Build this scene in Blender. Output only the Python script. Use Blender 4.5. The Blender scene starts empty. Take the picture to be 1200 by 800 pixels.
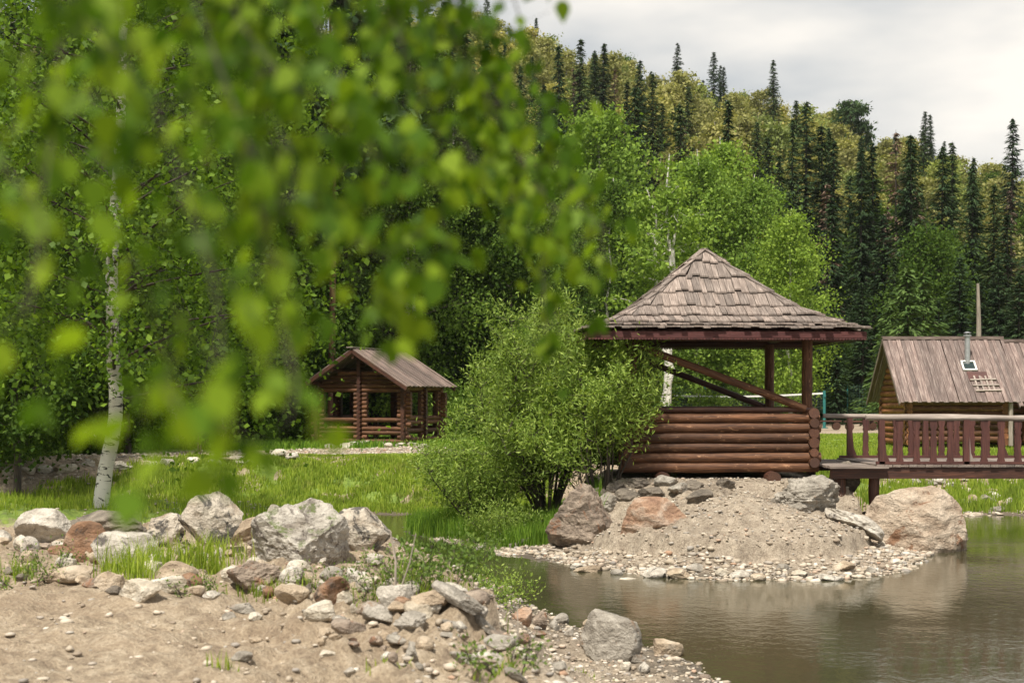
import bpy, math, random
import numpy as np
R = math.radians
S = 1200*50/36.0
H = 2.6
HZ = 470.0
# ------------------------------------------------------------------ camera, sky, sun, exposure
sc = bpy.context.scene
C = sc.collection
cam = bpy.data.objects.new('camera', bpy.data.cameras.new('camera'))
C.objects.link(cam); sc.camera = cam
cam.location = (0, 0, H); cam.rotation_euler = (R(90), 0, 0)
cam.data.lens = 50; cam.data.sensor_width = 36
cam.data.shift_y = (HZ-400)/1200
cam.data.clip_end = 3000; cam.data.clip_start = 0.05
cam.data.dof.use_dof = True
cam.data.dof.focus_distance = 26.5
cam.data.dof.aperture_fstop = 3.4

SUN_DIR = np.array([-0.18, -0.46, 0.87]); SUN_DIR /= np.linalg.norm(SUN_DIR)
world = bpy.data.worlds.new('World'); sc.world = world; world.use_nodes = True
nt = world.node_tree; nt.nodes.clear()
n = nt.nodes.new
out = n('ShaderNodeOutputWorld'); bg = n('ShaderNodeBackground'); bg.inputs[1].default_value = 0.10
sky = n('ShaderNodeTexSky'); sky.sky_type = 'NISHITA'; sky.sun_disc = False
sky.sun_elevation = math.asin(SUN_DIR[2]); sky.sun_rotation = math.atan2(SUN_DIR[0], SUN_DIR[1])
tc = n('ShaderNodeTexCoord'); mp = n('ShaderNodeMapping'); mp.inputs['Scale'].default_value = (1.0, 1.0, 3.2)
mp.inputs['Location'].default_value = (0.35, 0.2, 0.1)
nz = n('ShaderNodeTexNoise'); nz.inputs['Scale'].default_value = 2.4; nz.inputs['Detail'].default_value = 5
nz.inputs['Roughness'].default_value = 0.5
rp = n('ShaderNodeValToRGB')
rp.color_ramp.elements[0].position = 0.42; rp.color_ramp.elements[0].color = (0.60, 0.64, 0.67, 1)
rp.color_ramp.elements[1].position = 0.60; rp.color_ramp.elements[1].color = (1.28, 1.20, 1.08, 1)
sca = n('ShaderNodeVectorMath'); sca.operation = 'SCALE'; sca.inputs['Scale'].default_value = 6.3
mx = n('ShaderNodeMixRGB'); mx.inputs[0].default_value = 0.93
L = nt.links.new
L(tc.outputs['Generated'], mp.inputs[0]); L(mp.outputs[0], nz.inputs['Vector']); L(nz.outputs['Fac'], rp.inputs[0])
L(rp.outputs[0], sca.inputs[0]); L(sky.outputs[0], mx.inputs[1]); L(sca.outputs[0], mx.inputs[2])
L(mx.outputs[0], bg.inputs[0]); L(bg.outputs[0], out.inputs[0])
sl = bpy.data.lights.new('sun', 'SUN'); sl.energy = 4.7; sl.angle = R(5); sl.color = (1, 0.94, 0.84)
so = bpy.data.objects.new('sun', sl); C.objects.link(so)
so.location = (-20, -20, 40)
from mathutils import Vector, Matrix
so.rotation_euler = Vector(SUN_DIR).to_track_quat('Z', 'Y').to_euler()
sc.view_settings.view_transform = 'Standard'; sc.view_settings.look = 'None'
sc.view_settings.exposure = 0.50; sc.view_settings.gamma = 1
sc.view_settings.use_curve_mapping = False
sc.render.resolution_x = 1024; sc.render.resolution_y = 682
try:
    sc.cycles.max_bounces = 6; sc.cycles.diffuse_bounces = 3; sc.cycles.glossy_bounces = 3
    sc.cycles.transmission_bounces = 4; sc.cycles.transparent_max_bounces = 4
except Exception: pass

rs = np.random.RandomState(7); random.seed(7)

# ------------------------------------------------------------------ noise and geometry helpers
def _hash(ix, iy, iz, seed):
    h = (ix.astype(np.int64)*374761393 + iy.astype(np.int64)*668265263 + iz.astype(np.int64)*2147483647 + seed*1442695041) & 0xffffffff
    h = ((h ^ (h >> 13)) * 1274126177) & 0xffffffff
    h = (h ^ (h >> 16)) & 0xffffffff
    return h/4294967295.0
def vnoise(p, seed=0):
    p = np.asarray(p, float)
    i = np.floor(p).astype(np.int64); f = p-i; f = f*f*(3-2*f)
    r = 0
    for dx in (0, 1):
        for dy in (0, 1):
            for dz in (0, 1):
                w = (f[:, 0] if dx else 1-f[:, 0])*(f[:, 1] if dy else 1-f[:, 1])*(f[:, 2] if dz else 1-f[:, 2])
                r = r+w*_hash(i[:, 0]+dx, i[:, 1]+dy, i[:, 2]+dz, seed)
    return r*2-1
def fbm(p, octs=4, seed=0, gain=0.5):
    p = np.asarray(p, float); r = 0; a = 1
    for o in range(octs):
        r = r+a*vnoise(p*(2.03**o)+17.3*o, seed+o); a *= gain
    return r
def fbm2(x, y, s, octs=4, seed=0, gain=0.5):
    return fbm(np.stack([x*s, y*s, np.zeros_like(x)+0.5], 1), octs, seed, gain)
def sstep(a, b, x):
    t = np.clip((x-a)/(b-a), 0, 1); return t*t*(3-2*t)

class MB:
    def __init__(s): s.v = []; s.f = []; s.m = []; s.g = []
    def add(s, vs, fs, mi=0, g=None):
        o = len(s.v); s.v += [tuple(v) for v in vs]
        s.g += [tuple(q) for q in (g if g is not None else vs)]
        for i, f in enumerate(fs):
            s.f.append([o+q for q in f]); s.m.append(mi[i] if isinstance(mi, (list, tuple)) else mi)
    def box(s, c, size, rot=None, mi=0, jit=0.0):
        hx, hy, hz = [q/2 for q in size]
        loc = [Vector((a*hx, b*hy, d*hz)) for a in (-1, 1) for b in (-1, 1) for d in (-1, 1)]
        r = random.random()*50
        ax = max(range(3), key=lambda k: size[k])
        g = []
        for v in loc:
            o = [v[k] for k in range(3) if k != ax]; g.append((o[0]+r, o[1]+r*0.7, v[ax]+r))
        if jit: loc = [v+Vector([random.uniform(-jit, jit) for _ in range(3)]) for v in loc]
        if rot is not None: loc = [rot @ v for v in loc]
        c = Vector(c)
        s.add([v+c for v in loc], [(0, 1, 3, 2), (4, 6, 7, 5), (0, 4, 5, 1), (2, 3, 7, 6), (0, 2, 6, 4), (1, 5, 7, 3)], mi, g)
    def beam(s, p0, p1, w, h, up=(0, 0, 1), mi=0):
        p0 = Vector(p0); p1 = Vector(p1); d = (p1-p0); ln = d.length; d.normalize()
        u = Vector(up); x = d.cross(u)
        if x.length < 1e-4: x = d.cross(Vector((1, 0, 0)))
        x.normalize(); u = x.cross(d)
        m = Matrix((x, u, d)).transposed()
        s.box((p0+p1)/2, (w, h, ln), m, mi)
    def tube(s, pts, rad, n=10, cap=True, wob=0.0, mi=0, cmi=None):
        pts = [Vector(p) for p in pts]
        if not hasattr(rad, '__len__'): rad = [rad]*len(pts)
        ro = random.random()*60; vs = []; gs = []; prev = None; ln = 0
        for i, p in enumerate(pts):
            d = (pts[min(i+1, len(pts)-1)]-pts[max(i-1, 0)])
            if d.length < 1e-9: d = Vector((0, 0, 1))
            d.normalize()
            if prev is None:
                x = d.cross(Vector((0, 0, 1)))
                if x.length < 0.1: x = d.cross(Vector((1, 0, 0)))
            else: x = prev-d*prev.dot(d)
            x.normalize(); prev = x; y = d.cross(x)
            if i: ln += (pts[i]-pts[i-1]).length
            for k in range(n):
                a = 2*math.pi*k/n; rr = rad[i]*(1+random.uniform(-wob, wob))
                vs.append(p+x*math.cos(a)*rr+y*math.sin(a)*rr)
                gs.append((math.cos(a)*rad[i]+ro, math.sin(a)*rad[i]+ro*0.7, ln+ro))
        fs = [(i*n+k, i*n+(k+1) % n, (i+1)*n+(k+1) % n, (i+1)*n+k) for i in range(len(pts)-1) for k in range(n)]
        s.add(vs, fs, mi, gs)
        if cap:
            cm = mi if cmi is None else cmi
            e = (len(pts)-1)*n
            s.add(vs[:n], [tuple(range(n-1, -1, -1))], cm, gs[:n]); s.add(vs[e:e+n], [tuple(range(n))], cm, gs[e:e+n])
    def log(s, p0, p1, r, n=12, segs=5, taper=0.06, mi=0, cmi=1):
        p0 = Vector(p0); p1 = Vector(p1); pts = []; rd = []
        a = random.choice((-1, 1))*taper
        for i in range(segs+1):
            t = i/segs; q = p0.lerp(p1, t)
            if 0 < i < segs: q = q+Vector([random.uniform(-.08, .08)*r for _ in range(3)])
            pts.append(q); rd.append(r*(1+a*(t-.5))*random.uniform(.97, 1.03))
        s.tube(pts, rd, n, True, 0.02, mi, cmi)
    def build(s, name, mats, parent=None, smooth=False, angle=None):
        me = bpy.data.meshes.new(name); me.from_pydata(s.v, [], s.f)
        if not isinstance(mats, (list, tuple)): mats = [mats]
        for m in mats: me.materials.append(m)
        me.polygons.foreach_set('material_index', [min(q, len(mats)-1) for q in s.m])
        at = me.attributes.new('gco', 'FLOAT_VECTOR', 'POINT'); at.data.foreach_set('vector', np.array(s.g, dtype=np.float32).ravel())
        if smooth: me.polygons.foreach_set('use_smooth', [True]*len(s.f))
        me.update()
        o = bpy.data.objects.new(name, me); C.objects.link(o)
        if smooth and angle: 
            try: me.set_sharp_from_angle(angle=R(angle))
            except Exception: pass
        if parent: o.parent = parent
        return o
def mesh_np(name, V, F, mats, parent=None, smooth=False, attrs=None):
    V = np.ascontiguousarray(V, dtype=np.float32); F = np.ascontiguousarray(F, dtype=np.int32)
    me = bpy.data.meshes.new(name); k = F.shape[1]
    me.vertices.add(len(V)); me.vertices.foreach_set('co', V.ravel())
    me.loops.add(F.size); me.loops.foreach_set('vertex_index', F.ravel())
    me.polygons.add(len(F)); me.polygons.foreach_set('loop_start', np.arange(0, F.size, k, dtype=np.int32))
    try: me.polygons.foreach_set('loop_total', np.full(len(F), k, dtype=np.int32))
    except Exception: pass
    if not isinstance(mats, (list, tuple)): mats = [mats]
    for m in mats: me.materials.append(m)
    if smooth: me.polygons.foreach_set('use_smooth', np.ones(len(F), dtype=bool))
    for a, d in (attrs or {}).items():
        at = me.attributes.new(a, 'FLOAT', 'POINT'); at.data.foreach_set('value', np.asarray(d, dtype=np.float32))
    me.update(calc_edges=True); me.validate()
    o = bpy.data.objects.new(name, me); C.objects.link(o)
    if parent: o.parent = parent
    return o
def tag(o, label=None, cat=None, group=None, kind=None):
    if label: o['label'] = label
    if cat: o['category'] = cat
    if group: o['group'] = group
    if kind: o['kind'] = kind
    return o
def thing(name, label, cat, loc=(0, 0, 0), rz=0, group=None):
    o = bpy.data.objects.new(name, None); C.objects.link(o); o.location = loc; o.rotation_euler = (0, 0, rz)
    o.empty_display_size = 0.2
    return tag(o, label, cat, group)
def dup(o, loc=None, rz=None, sc_=None, label=None, group=None, tilt=None):
    c = o.copy(); C.objects.link(c)
    if loc is not None: c.location = loc
    if rz is not None: c.rotation_euler = (tilt[0] if tilt else 0, tilt[1] if tilt else 0, rz)
    if sc_ is not None: c.scale = sc_ if hasattr(sc_, '__len__') else (sc_,)*3
    if label: c['label'] = label
    if group: c['group'] = group
    for ch in kids.get(o.name, []):
        d = ch.copy(); C.objects.link(d); d.parent = c
    return c
kids = {}
def reg(root, parts): kids[root.name] = parts; return root

# ------------------------------------------------------------------ materials
def mat(name):
    m = bpy.data.materials.new(name); m.use_nodes = True
    t = m.node_tree; b = t.nodes['Principled BSDF']; return m, t, b
def ramp(t, fac, stops):
    r = t.nodes.new('ShaderNodeValToRGB'); e = r.color_ramp.elements
    e[0].position, e[0].color = stops[0][0], (*stops[0][1], 1)
    e[1].position, e[1].color = stops[-1][0], (*stops[-1][1], 1)
    for p, c in stops[1:-1]:
        q = e.new(p); q.color = (*c, 1)
    t.links.new(fac, r.inputs[0]); return r.outputs[0]
def noise(t, vec, scale, detail=4, rough=0.55, mapscale=None, dist=0):
    if mapscale:
        mm = t.nodes.new('ShaderNodeMapping'); mm.inputs['Scale'].default_value = mapscale; t.links.new(vec, mm.inputs[0]); vec = mm.outputs[0]
    q = t.nodes.new('ShaderNodeTexNoise'); q.inputs['Scale'].default_value = scale; q.inputs['Detail'].default_value = detail
    q.inputs['Roughness'].default_value = rough; q.inputs['Distortion'].default_value = dist
    t.links.new(vec, q.inputs['Vector']); return q.outputs['Fac']
def mixc(t, fac, a, b, mode='MIX'):
    q = t.nodes.new('ShaderNodeMixRGB'); q.blend_type = mode
    for i, v in ((0, fac), (1, a), (2, b)):
        if hasattr(v, 'is_linked') or hasattr(v, 'links'): t.links.new(v, q.inputs[i])
        elif isinstance(v, (int, float)): q.inputs[i].default_value = v
        else: q.inputs[i].default_value = (*v, 1)
    return q.outputs[0]
def maths(t, op, a, b=0.0):
    q = t.nodes.new('ShaderNodeMath'); q.operation = op
    for i, v in ((0, a), (1, b)):
        if isinstance(v, (int, float)): q.inputs[i].default_value = v
        else: t.links.new(v, q.inputs[i])
    return q.outputs[0]
def mrange(t, v, a, b, c=0, d=1):
    q = t.nodes.new('ShaderNodeMapRange'); t.links.new(v, q.inputs[0])
    for i, x in enumerate((a, b, c, d)): q.inputs[i+1].default_value = x
    return q.outputs[0]
def bump(t, b, h, strength=0.5, dist=0.02):
    q = t.nodes.new('ShaderNodeBump'); q.inputs['Strength'].default_value = strength; q.inputs['Distance'].default_value = dist
    t.links.new(h, q.inputs['Height']); t.links.new(q.outputs[0], b.inputs['Normal'])
def attr(t, name, typ='Vector'):
    q = t.nodes.new('ShaderNodeAttribute'); q.attribute_name = name; return q.outputs[typ]
def island(t): return t.nodes.new('ShaderNodeNewGeometry').outputs['Random Per Island']
def orand(t): return t.nodes.new('ShaderNodeObjectInfo').outputs['Random']
def ocoord(t): return t.nodes.new('ShaderNodeTexCoord').outputs['Object']
def position(t): return t.nodes.new('ShaderNodeNewGeometry').outputs['Position']

def wood(name, dark, mid, light, rough=0.75, grain=1.0, bmp=0.5, spread=0.35, gloss=None, wear=None):
    m, t, b = mat(name)
    g = attr(t, 'gco')
    n1 = noise(t, g, 9*grain, 5, 0.6, (6, 6, 0.35))
    n2 = noise(t, g, 3, 3, 0.5, (1, 1, 0.5))
    c = ramp(t, n1, [(0.28, dark), (0.5, mid), (0.74, light)])
    c = mixc(t, mrange(t, n2, .35, .7, 0, .6), c, dark)
    if wear:
        wn = noise(t, g, 6, 5, .7, (2, 2, .8), .5)
        c = mixc(t, mrange(t, wn, .60, .66, 0, .8), c, wear)
        ck = noise(t, g, 20, 2, .5, (3, 3, .12))
        c = mixc(t, mrange(t, ck, .64, .68, 0, .9), c, (.012, .007, .005))
    isl = island(t)
    c = mixc(t, 1.0, c, ramp(t, isl, [(0, (1-spread,)*3), (1, (1+spread, 1+spread*.9, 1+spread*.85))]), 'MULTIPLY')
    t.links.new(c, b.inputs['Base Color']); b.inputs['Roughness'].default_value = rough
    if gloss: b.inputs['Specular IOR Level'].default_value = gloss
    bump(t, b, n1, bmp, 0.012)
    return m
M = {}
M['log'] = wood('stained_log', (.040, .017, .009), (.125, .056, .027), (.26, .125, .062), rough=.6, gloss=.3, wear=(.36, .20, .11))
M['logdark'] = wood('dark_stained_log', (.022, .008, .005), (.066, .024, .013), (.15, .06, .032), rough=.6)
M['logend'] = wood('log_end_grain', (.05, .02, .012), (.10, .042, .022), (.16, .075, .04))
M['cabinlog'] = wood('orange_cabin_log', (.11, .038, .014), (.27, .105, .038), (.42, .19, .075), wear=(.50, .28, .12))
M['redwood'] = wood('red_brown_paint', (.035, .011, .009), (.085, .028, .021), (.14, .055, .04), rough=.6)
M['fascia'] = wood('dark_red_fascia', (.045, .012, .012), (.085, .023, .02), (.12, .04, .034))
M['shingle'] = wood('weathered_shingle', (.085, .066, .055), (.225, .18, .152), (.42, .355, .31), spread=.28, bmp=.7)
M['hutroof'] = wood('brown_grey_roof_board', (.07, .05, .042), (.17, .125, .105), (.33, .26, .22), spread=.35)
M['cabinroof'] = wood('purple_brown_roof_board', (.075, .052, .045), (.175, .125, .108), (.42, .35, .31), spread=.28, grain=.8)
M['greywood'] = wood('grey_weathered_wood', (.16, .13, .11), (.31, .26, .22), (.46, .40, .35), spread=.15)
M['deck'] = wood('deck_plank', (.10, .08, .068), (.23, .185, .155), (.36, .31, .27), spread=.2)
M['bark'] = wood('brown_bark', (.018, .014, .010), (.06, .045, .033), (.13, .10, .075), grain=.8, bmp=1)
M['pinebark'] = wood('orange_pine_bark', (.05, .024, .014), (.16, .075, .04), (.27, .14, .085), grain=.8, bmp=1)
M['deadwood'] = wood('bleached_dead_wood', (.14, .12, .10), (.30, .26, .21), (.45, .40, .34))

def birchbark():
    m, t, b = mat('birch_bark')
    g = attr(t, 'gco')
    a = noise(t, g, 3, 4, .6, (2.2, 2.2, 7), .6)
    f = mrange(t, a, .585, .62, 0, 1)
    a2 = noise(t, g, 2.0, 5, .6)
    c = ramp(t, a2, [(.3, (.42, .39, .34)), (.6, (.66, .63, .57))])
    c = mixc(t, f, c, (.03, .026, .022))
    t.links.new(c, b.inputs['Base Color']); b.inputs['Roughness'].default_value = .7; bump(t, b, f, -.3, .01)
    return m
M['birchbark'] = birchbark()

def foliage(name, cols, trans=0.35, gloss=False, var=0.35, ovar=0.2, patch=False):
    m, t, b = mat(name)
    isl = island(t); ob = orand(t)
    c = ramp(t, isl, [(0, cols[0]), (.5, cols[1]), (1, cols[2])])
    c = mixc(t, 1.0, c, ramp(t, ob, [(0, (1-ovar,)*3), (.5, (1, 1, 1)), (1, (1+ovar*1.1, 1+ovar*.75, 1-ovar*.1))]), 'MULTIPLY')
    if patch:
        pn_ = noise(t, position(t), .9, 4, .65)
        c = mixc(t, mrange(t, pn_, .47, .66, 0, .6), c, (.09, .14, .03))
        pn2 = noise(t, position(t), 2.3, 3, .6)
        c = mixc(t, mrange(t, pn2, .58, .72, 0, .45), c, (.38, .35, .14))
    if gloss:
        t.links.new(c, b.inputs['Base Color']); b.inputs['Roughness'].default_value = .45
        b.inputs['Specular IOR Level'].default_value = .18; b.inputs['Roughness'].default_value = .55; d = b
    else:
        t.nodes.remove(b); d = t.nodes.new('ShaderNodeBsdfDiffuse'); t.links.new(c, d.inputs[0])
    tr = t.nodes.new('ShaderNodeBsdfTranslucent')
    c2 = mixc(t, 1.0, c, (1.25, 1.3, .55), 'MULTIPLY'); t.links.new(c2, tr.inputs[0])
    mxs = t.nodes.new('ShaderNodeMixShader'); mxs.inputs[0].default_value = trans
    t.links.new(d.outputs[0], mxs.inputs[1]); t.links.new(tr.outputs[0], mxs.inputs[2])
    t.links.new(mxs.outputs[0], t.nodes['Material Output'].inputs['Surface'])
    return m
M['lf_near'] = foliage('birch_leaf_close', [(0.055, 0.125, 0.008), (0.12, 0.23, 0.012), (0.28, 0.41, 0.022)], .5, True)
M['lf_birch'] = foliage('birch_leaf', [(0.05, 0.1, 0.014), (0.085, 0.16, 0.02), (0.17, 0.28, 0.035)], .4, True)
M['lf_light'] = foliage('light_birch_leaf', [(0.1, 0.17, 0.035), (0.165, 0.26, 0.05), (0.25, 0.36, 0.075)], .35)
M['lf_mid'] = foliage('mid_green_leaf', [(0.036, 0.07, 0.016), (0.065, 0.115, 0.024), (0.115, 0.18, 0.036)], .35)
M['lf_olive'] = foliage('olive_spring_leaf', [(0.19, 0.2, 0.075), (0.28, 0.28, 0.1), (0.38, 0.36, 0.15)], .3, ovar=.28)
M['lf_olivegreen'] = foliage('yellow_green_leaf', [(0.14, 0.18, 0.06), (0.21, 0.26, 0.08), (0.3, 0.34, 0.13)], .3, ovar=.25)
M['lf_con'] = foliage('fir_needle', [(0.022, 0.043, 0.021), (0.043, 0.075, 0.035), (0.073, 0.112, 0.048)], .15, ovar=.25)
M['lf_young'] = foliage('young_spruce_needle', [(0.055, 0.095, 0.03), (0.085, 0.14, 0.04), (0.12, 0.18, 0.055)], .2)
M['lf_dead'] = foliage('dead_brown_needle', [(0.078, 0.052, 0.044), (0.130, 0.091, 0.075), (0.195, 0.143, 0.117)], .1)
M['lf_willow'] = foliage('willow_leaf', [(0.13, 0.2, 0.035), (0.22, 0.32, 0.055), (0.38, 0.48, 0.11)], .35, True)
M['lf_pine'] = foliage('pine_needle', [(.03, .055, .025), (.05, .085, .035), (.08, .12, .05)], .15)
M['grass'] = foliage('grass_blade', [(0.16, 0.23, 0.03), (0.27, 0.37, 0.045), (0.42, 0.48, 0.09)], .4, ovar=0, patch=True)
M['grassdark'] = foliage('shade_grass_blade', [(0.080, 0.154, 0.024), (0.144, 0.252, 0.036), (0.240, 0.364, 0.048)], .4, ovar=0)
M['weed'] = foliage('weed_leaf', [(0.07, 0.12, 0.028), (0.12, 0.19, 0.04), (0.19, 0.27, 0.06)], .35, True, ovar=.1)

def rockmat(name, base, light, dark, stain=None, stainamt=.5, scale=1.0, moss=None):
    m, t, b = mat(name)
    o = ocoord(t)
    ob = orand(t)
    add = t.nodes.new('ShaderNodeVectorMath'); t.links.new(o, add.inputs[0])
    cmb = t.nodes.new('ShaderNodeCombineXYZ'); rr = maths(t, 'MULTIPLY', ob, 40.0)
    t.links.new(rr, cmb.inputs[0]); t.links.new(rr, cmb.inputs[1]); t.links.new(cmb.outputs[0], add.inputs[1])
    v = add.outputs[0]
    n1 = noise(t, v, 3.2*scale, 7, .62, (1, 1, 1.8), .4)
    n2 = noise(t, v, 14*scale, 6, .65)
    n3 = noise(t, v, 60*scale, 3, .6)
    c = ramp(t, n1, [(.3, dark), (.48, base), (.66, light)])
    c = mixc(t, .45, c, ramp(t, n2, [(.3, (.35, .33, .31)), (.7, (1.3, 1.3, 1.3))]), 'MULTIPLY')
    c = mixc(t, .3, c, ramp(t, n3, [(.35, (.4, .4, .4)), (.65, (1.3, 1.3, 1.3))]), 'MULTIPLY')
    if stain:
        sn = noise(t, v, 4.5*scale, 8, .7, (1, 1, .7), .8)
        c = mixc(t, mrange(t, sn, .62-stainamt*.2, .68-stainamt*.2, 0, .9), c, stain)
    if moss:
        mn = noise(t, v, 5*scale, 6, .7)
        geo = t.nodes.new('ShaderNodeNewGeometry'); sx = t.nodes.new('ShaderNodeSeparateXYZ'); t.links.new(geo.outputs['Normal'], sx.inputs[0])
        f = maths(t, 'MULTIPLY', mrange(t, mn, .5, .58), mrange(t, sx.outputs[2], .3, .7))
        c = mixc(t, f, c, moss)
    t.links.new(c, b.inputs['Base Color']); b.inputs['Roughness'].default_value = .85
    h = maths(t, 'ADD', maths(t, 'MULTIPLY', n1, 2.2), maths(t, 'ADD', n2, maths(t, 'MULTIPLY', n3, .3)))
    bump(t, b, h, .8, .05/scale)
    return m
M['rk_pale'] = rockmat('pale_rock', (.50, .455, .385), (.68, .63, .55), (.24, .20, .16), (.07, .06, .055), .15)
M['rk_lichen'] = rockmat('black_lichen_rock', (.47, .41, .33), (.62, .56, .46), (.28, .21, .14), (.05, .046, .042), .55)
M['rk_moss'] = rockmat('mossy_grey_rock', (.42, .385, .33), (.57, .53, .46), (.24, .205, .165), (.12, .10, .085), .4, moss=(.09, .12, .025))
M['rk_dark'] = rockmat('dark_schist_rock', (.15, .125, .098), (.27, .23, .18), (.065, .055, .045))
M['rk_rust'] = rockmat('rusty_rock', (.24, .13, .07), (.36, .25, .17), (.10, .055, .03), (.07, .055, .045), .35)
M['rk_brown'] = rockmat('brown_boulder_rock', (.25, .195, .15), (.42, .34, .265), (.10, .08, .062), (.24, .12, .065), .3, .8)
M['rk_round'] = rockmat('tan_boulder_rock', (.42, .33, .245), (.55, .46, .36), (.24, .16, .105), (.20, .10, .05), .22, .55)
M['rk_orange'] = rockmat('orange_slab_rock', (.36, .22, .14), (.46, .36, .28), (.20, .11, .07))
M['rk_grey'] = rockmat('grey_slate_rock', (.30, .27, .225), (.46, .42, .36), (.17, .145, .115), (.24, .15, .09), .1)
M['rk_tan'] = rockmat('tan_stone', (.42, .33, .23), (.56, .47, .36), (.26, .19, .13))
M['rk_white'] = rockmat('cream_stone', (.56, .50, .40), (.70, .65, .56), (.38, .31, .22))

def pebmat():
    m, t, b = mat('mixed_gravel')
    c = ramp(t, island(t), [(0, (.22, .17, .125)), (.3, (.36, .30, .225)), (.55, (.50, .43, .34)), (.72, (.24, .215, .19)), (.85, (.62, .57, .48)), (1, (.36, .22, .14))])
    n1 = noise(t, position(t), 30, 3)
    c = mixc(t, .4, c, ramp(t, n1, [(.3, (.6, .6, .6)), (.7, (1.2, 1.2, 1.2))]), 'MULTIPLY')
    t.links.new(c, b.inputs['Base Color']); b.inputs['Roughness'].default_value = .85
    return m
M['gravel'] = pebmat()

def groundmat():
    m, t, b = mat('ground_soil')
    p = position(t)
    g = attr(t, 'grass', 'Fac'); f = attr(t, 'forest', 'Fac'); isl = attr(t, 'isle', 'Fac'); wet = attr(t, 'wet', 'Fac')
    nA = noise(t, p, .9, 6, .6); nB = noise(t, p, 7, 6, .65); nC = noise(t, p, 45, 4, .7); nD = noise(t, p, 150, 2, .6)
    dirt = ramp(t, nB, [(.32, (.23, .175, .12)), (.5, (.39, .31, .215)), (.68, (.54, .45, .335))])
    dirt = mixc(t, mrange(t, nA, .42, .62, 0, .5), dirt, (.30, .22, .145))
    dirt = mixc(t, .6, dirt, ramp(t, nC, [(.35, (.5, .45, .4)), (.62, (1.25, 1.25, 1.25))]), 'MULTIPLY')
    dirt = mixc(t, mrange(t, noise(t, p, 16, 5, .75), .60, .66, 0, .65), dirt, (.13, .095, .065))
    grav = ramp(t, nB, [(.3, (.24, .19, .14)), (.5, (.38, .315, .24)), (.7, (.50, .425, .33))])
    grav = mixc(t, .7, grav, ramp(t, nC, [(.35, (.45, .43, .41)), (.62, (1.3, 1.3, 1.3))]), 'MULTIPLY')
    grav = mixc(t, mrange(t, nA, .5, .62, 0, .55), grav, (.17, .135, .10))
    c = mixc(t, isl, dirt, grav)
    gr = ramp(t, nB, [(.3, (.09, .14, .022)), (.5, (.17, .25, .035)), (.7, (.27, .33, .06))])
    gfac = mrange(t, maths(t, 'ADD', g, maths(t, 'MULTIPLY', maths(t, 'SUBTRACT', nB, .5), .8)), .4, .6)
    c = mixc(t, gfac, c, gr)
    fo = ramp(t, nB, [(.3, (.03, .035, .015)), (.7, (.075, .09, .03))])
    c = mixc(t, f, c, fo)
    c = mixc(t, maths(t, 'MULTIPLY', wet, .85), c, (.075, .06, .042))
    t.links.new(c, b.inputs['Base Color']); b.inputs['Roughness'].default_value = .92
    h = maths(t, 'ADD', maths(t, 'MULTIPLY', nB, 1.5), maths(t, 'ADD', maths(t, 'MULTIPLY', nC, .7), maths(t, 'MULTIPLY', nD, .25)))
    bump(t, b, h, .9, .05)
    return m
M['ground'] = groundmat()

def watermat():
    m, t, b = mat('murky_water')
    p = position(t)
    b.inputs['Base Color'].default_value = (.050, .047, .024, 1); b.inputs['Roughness'].default_value = .05
    b.inputs['IOR'].default_value = 1.38; b.inputs['Specular IOR Level'].default_value = .62
    n1 = noise(t, p, 5.5, 4, .55, (1, .8, 1), .4); n2 = noise(t, p, 22, 3, .5, (1, .8, 1)); n3 = noise(t, p, .35, 2, .5)
    amp = mrange(t, n3, .4, .62, .25, 1)
    h = maths(t, 'MULTIPLY', maths(t, 'ADD', n1, maths(t, 'MULTIPLY', n2, .3)), amp)
    bump(t, b, h, .10, .08)
    return m
M['water'] = watermat()
def plain(name, col, rough=.6, metal=0):
    m, t, b = mat(name); n1 = noise(t, ocoord(t), 12, 5)
    c = mixc(t, .35, col, ramp(t, n1, [(.3, (.5, .48, .46)), (.7, (1.2, 1.2, 1.2))]), 'MULTIPLY')
    t.links.new(c, b.inputs['Base Color']); b.inputs['Roughness'].default_value = rough; b.inputs['Metallic'].default_value = metal
    return m
M['teal'] = plain('teal_paint', (.02, .16, .15)); M['white'] = plain('white_tape', (.7, .7, .68))
M['net'] = plain('net_cord', (.06, .07, .065)); M['galv'] = plain('galvanised_metal', (.42, .43, .44), .45, .6)
M['rust'] = plain('rusty_iron', (.07, .035, .025), .85); M['dark'] = plain('dark_gap', (.012, .011, .010)); M['glass'] = plain('dark_glass', (.02, .035, .035), .1)
M['wireteal'] = plain('green_wire', (.05, .11, .09))

# ------------------------------------------------------------------ terrain
def sdist(poly, x, y):
    """signed distance, positive inside"""
    d = np.full(x.shape, 1e9); ins = np.zeros(x.shape, bool); n_ = len(poly)
    for i in range(n_):
        ax, ay = poly[i]; bx, by = poly[(i+1) % n_]
        ex, ey = bx-ax, by-ay
        t = np.clip(((x-ax)*ex+(y-ay)*ey)/(ex*ex+ey*ey), 0, 1)
        d = np.minimum(d, np.hypot(x-ax-t*ex, y-ay-t*ey))
        c = ((ay > y) != (by > y)) & (x < (bx-ax)*(y-ay)/((by-ay) if by != ay else 1e-9)+ax)
        ins ^= c
    return np.where(ins, d, -d)
NEAR = [(2.9, -80), (2.9, 6), (2.5, 10), (2.12, 13.1), (1.74, 14.5), (1.14, 15.8), (.45, 17.2), (0, 18.8), (-.6, 21.4), (-1.7, 24.2), (-4, 26), (-9, 27), (-16, 28.5), (-24, 30.5), (-80, 31), (-80, -80)]
TERR = [(0.9, -80), (.7, 5), (.25, 8.1), (-.1, 10), (-.38, 11.6), (-.75, 14), (-1.5, 17), (-2.6, 20), (-4.6, 22.3), (-9, 23.2), (-18, 25), (-26, 27), (-80, 28), (-80, -80)]
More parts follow.
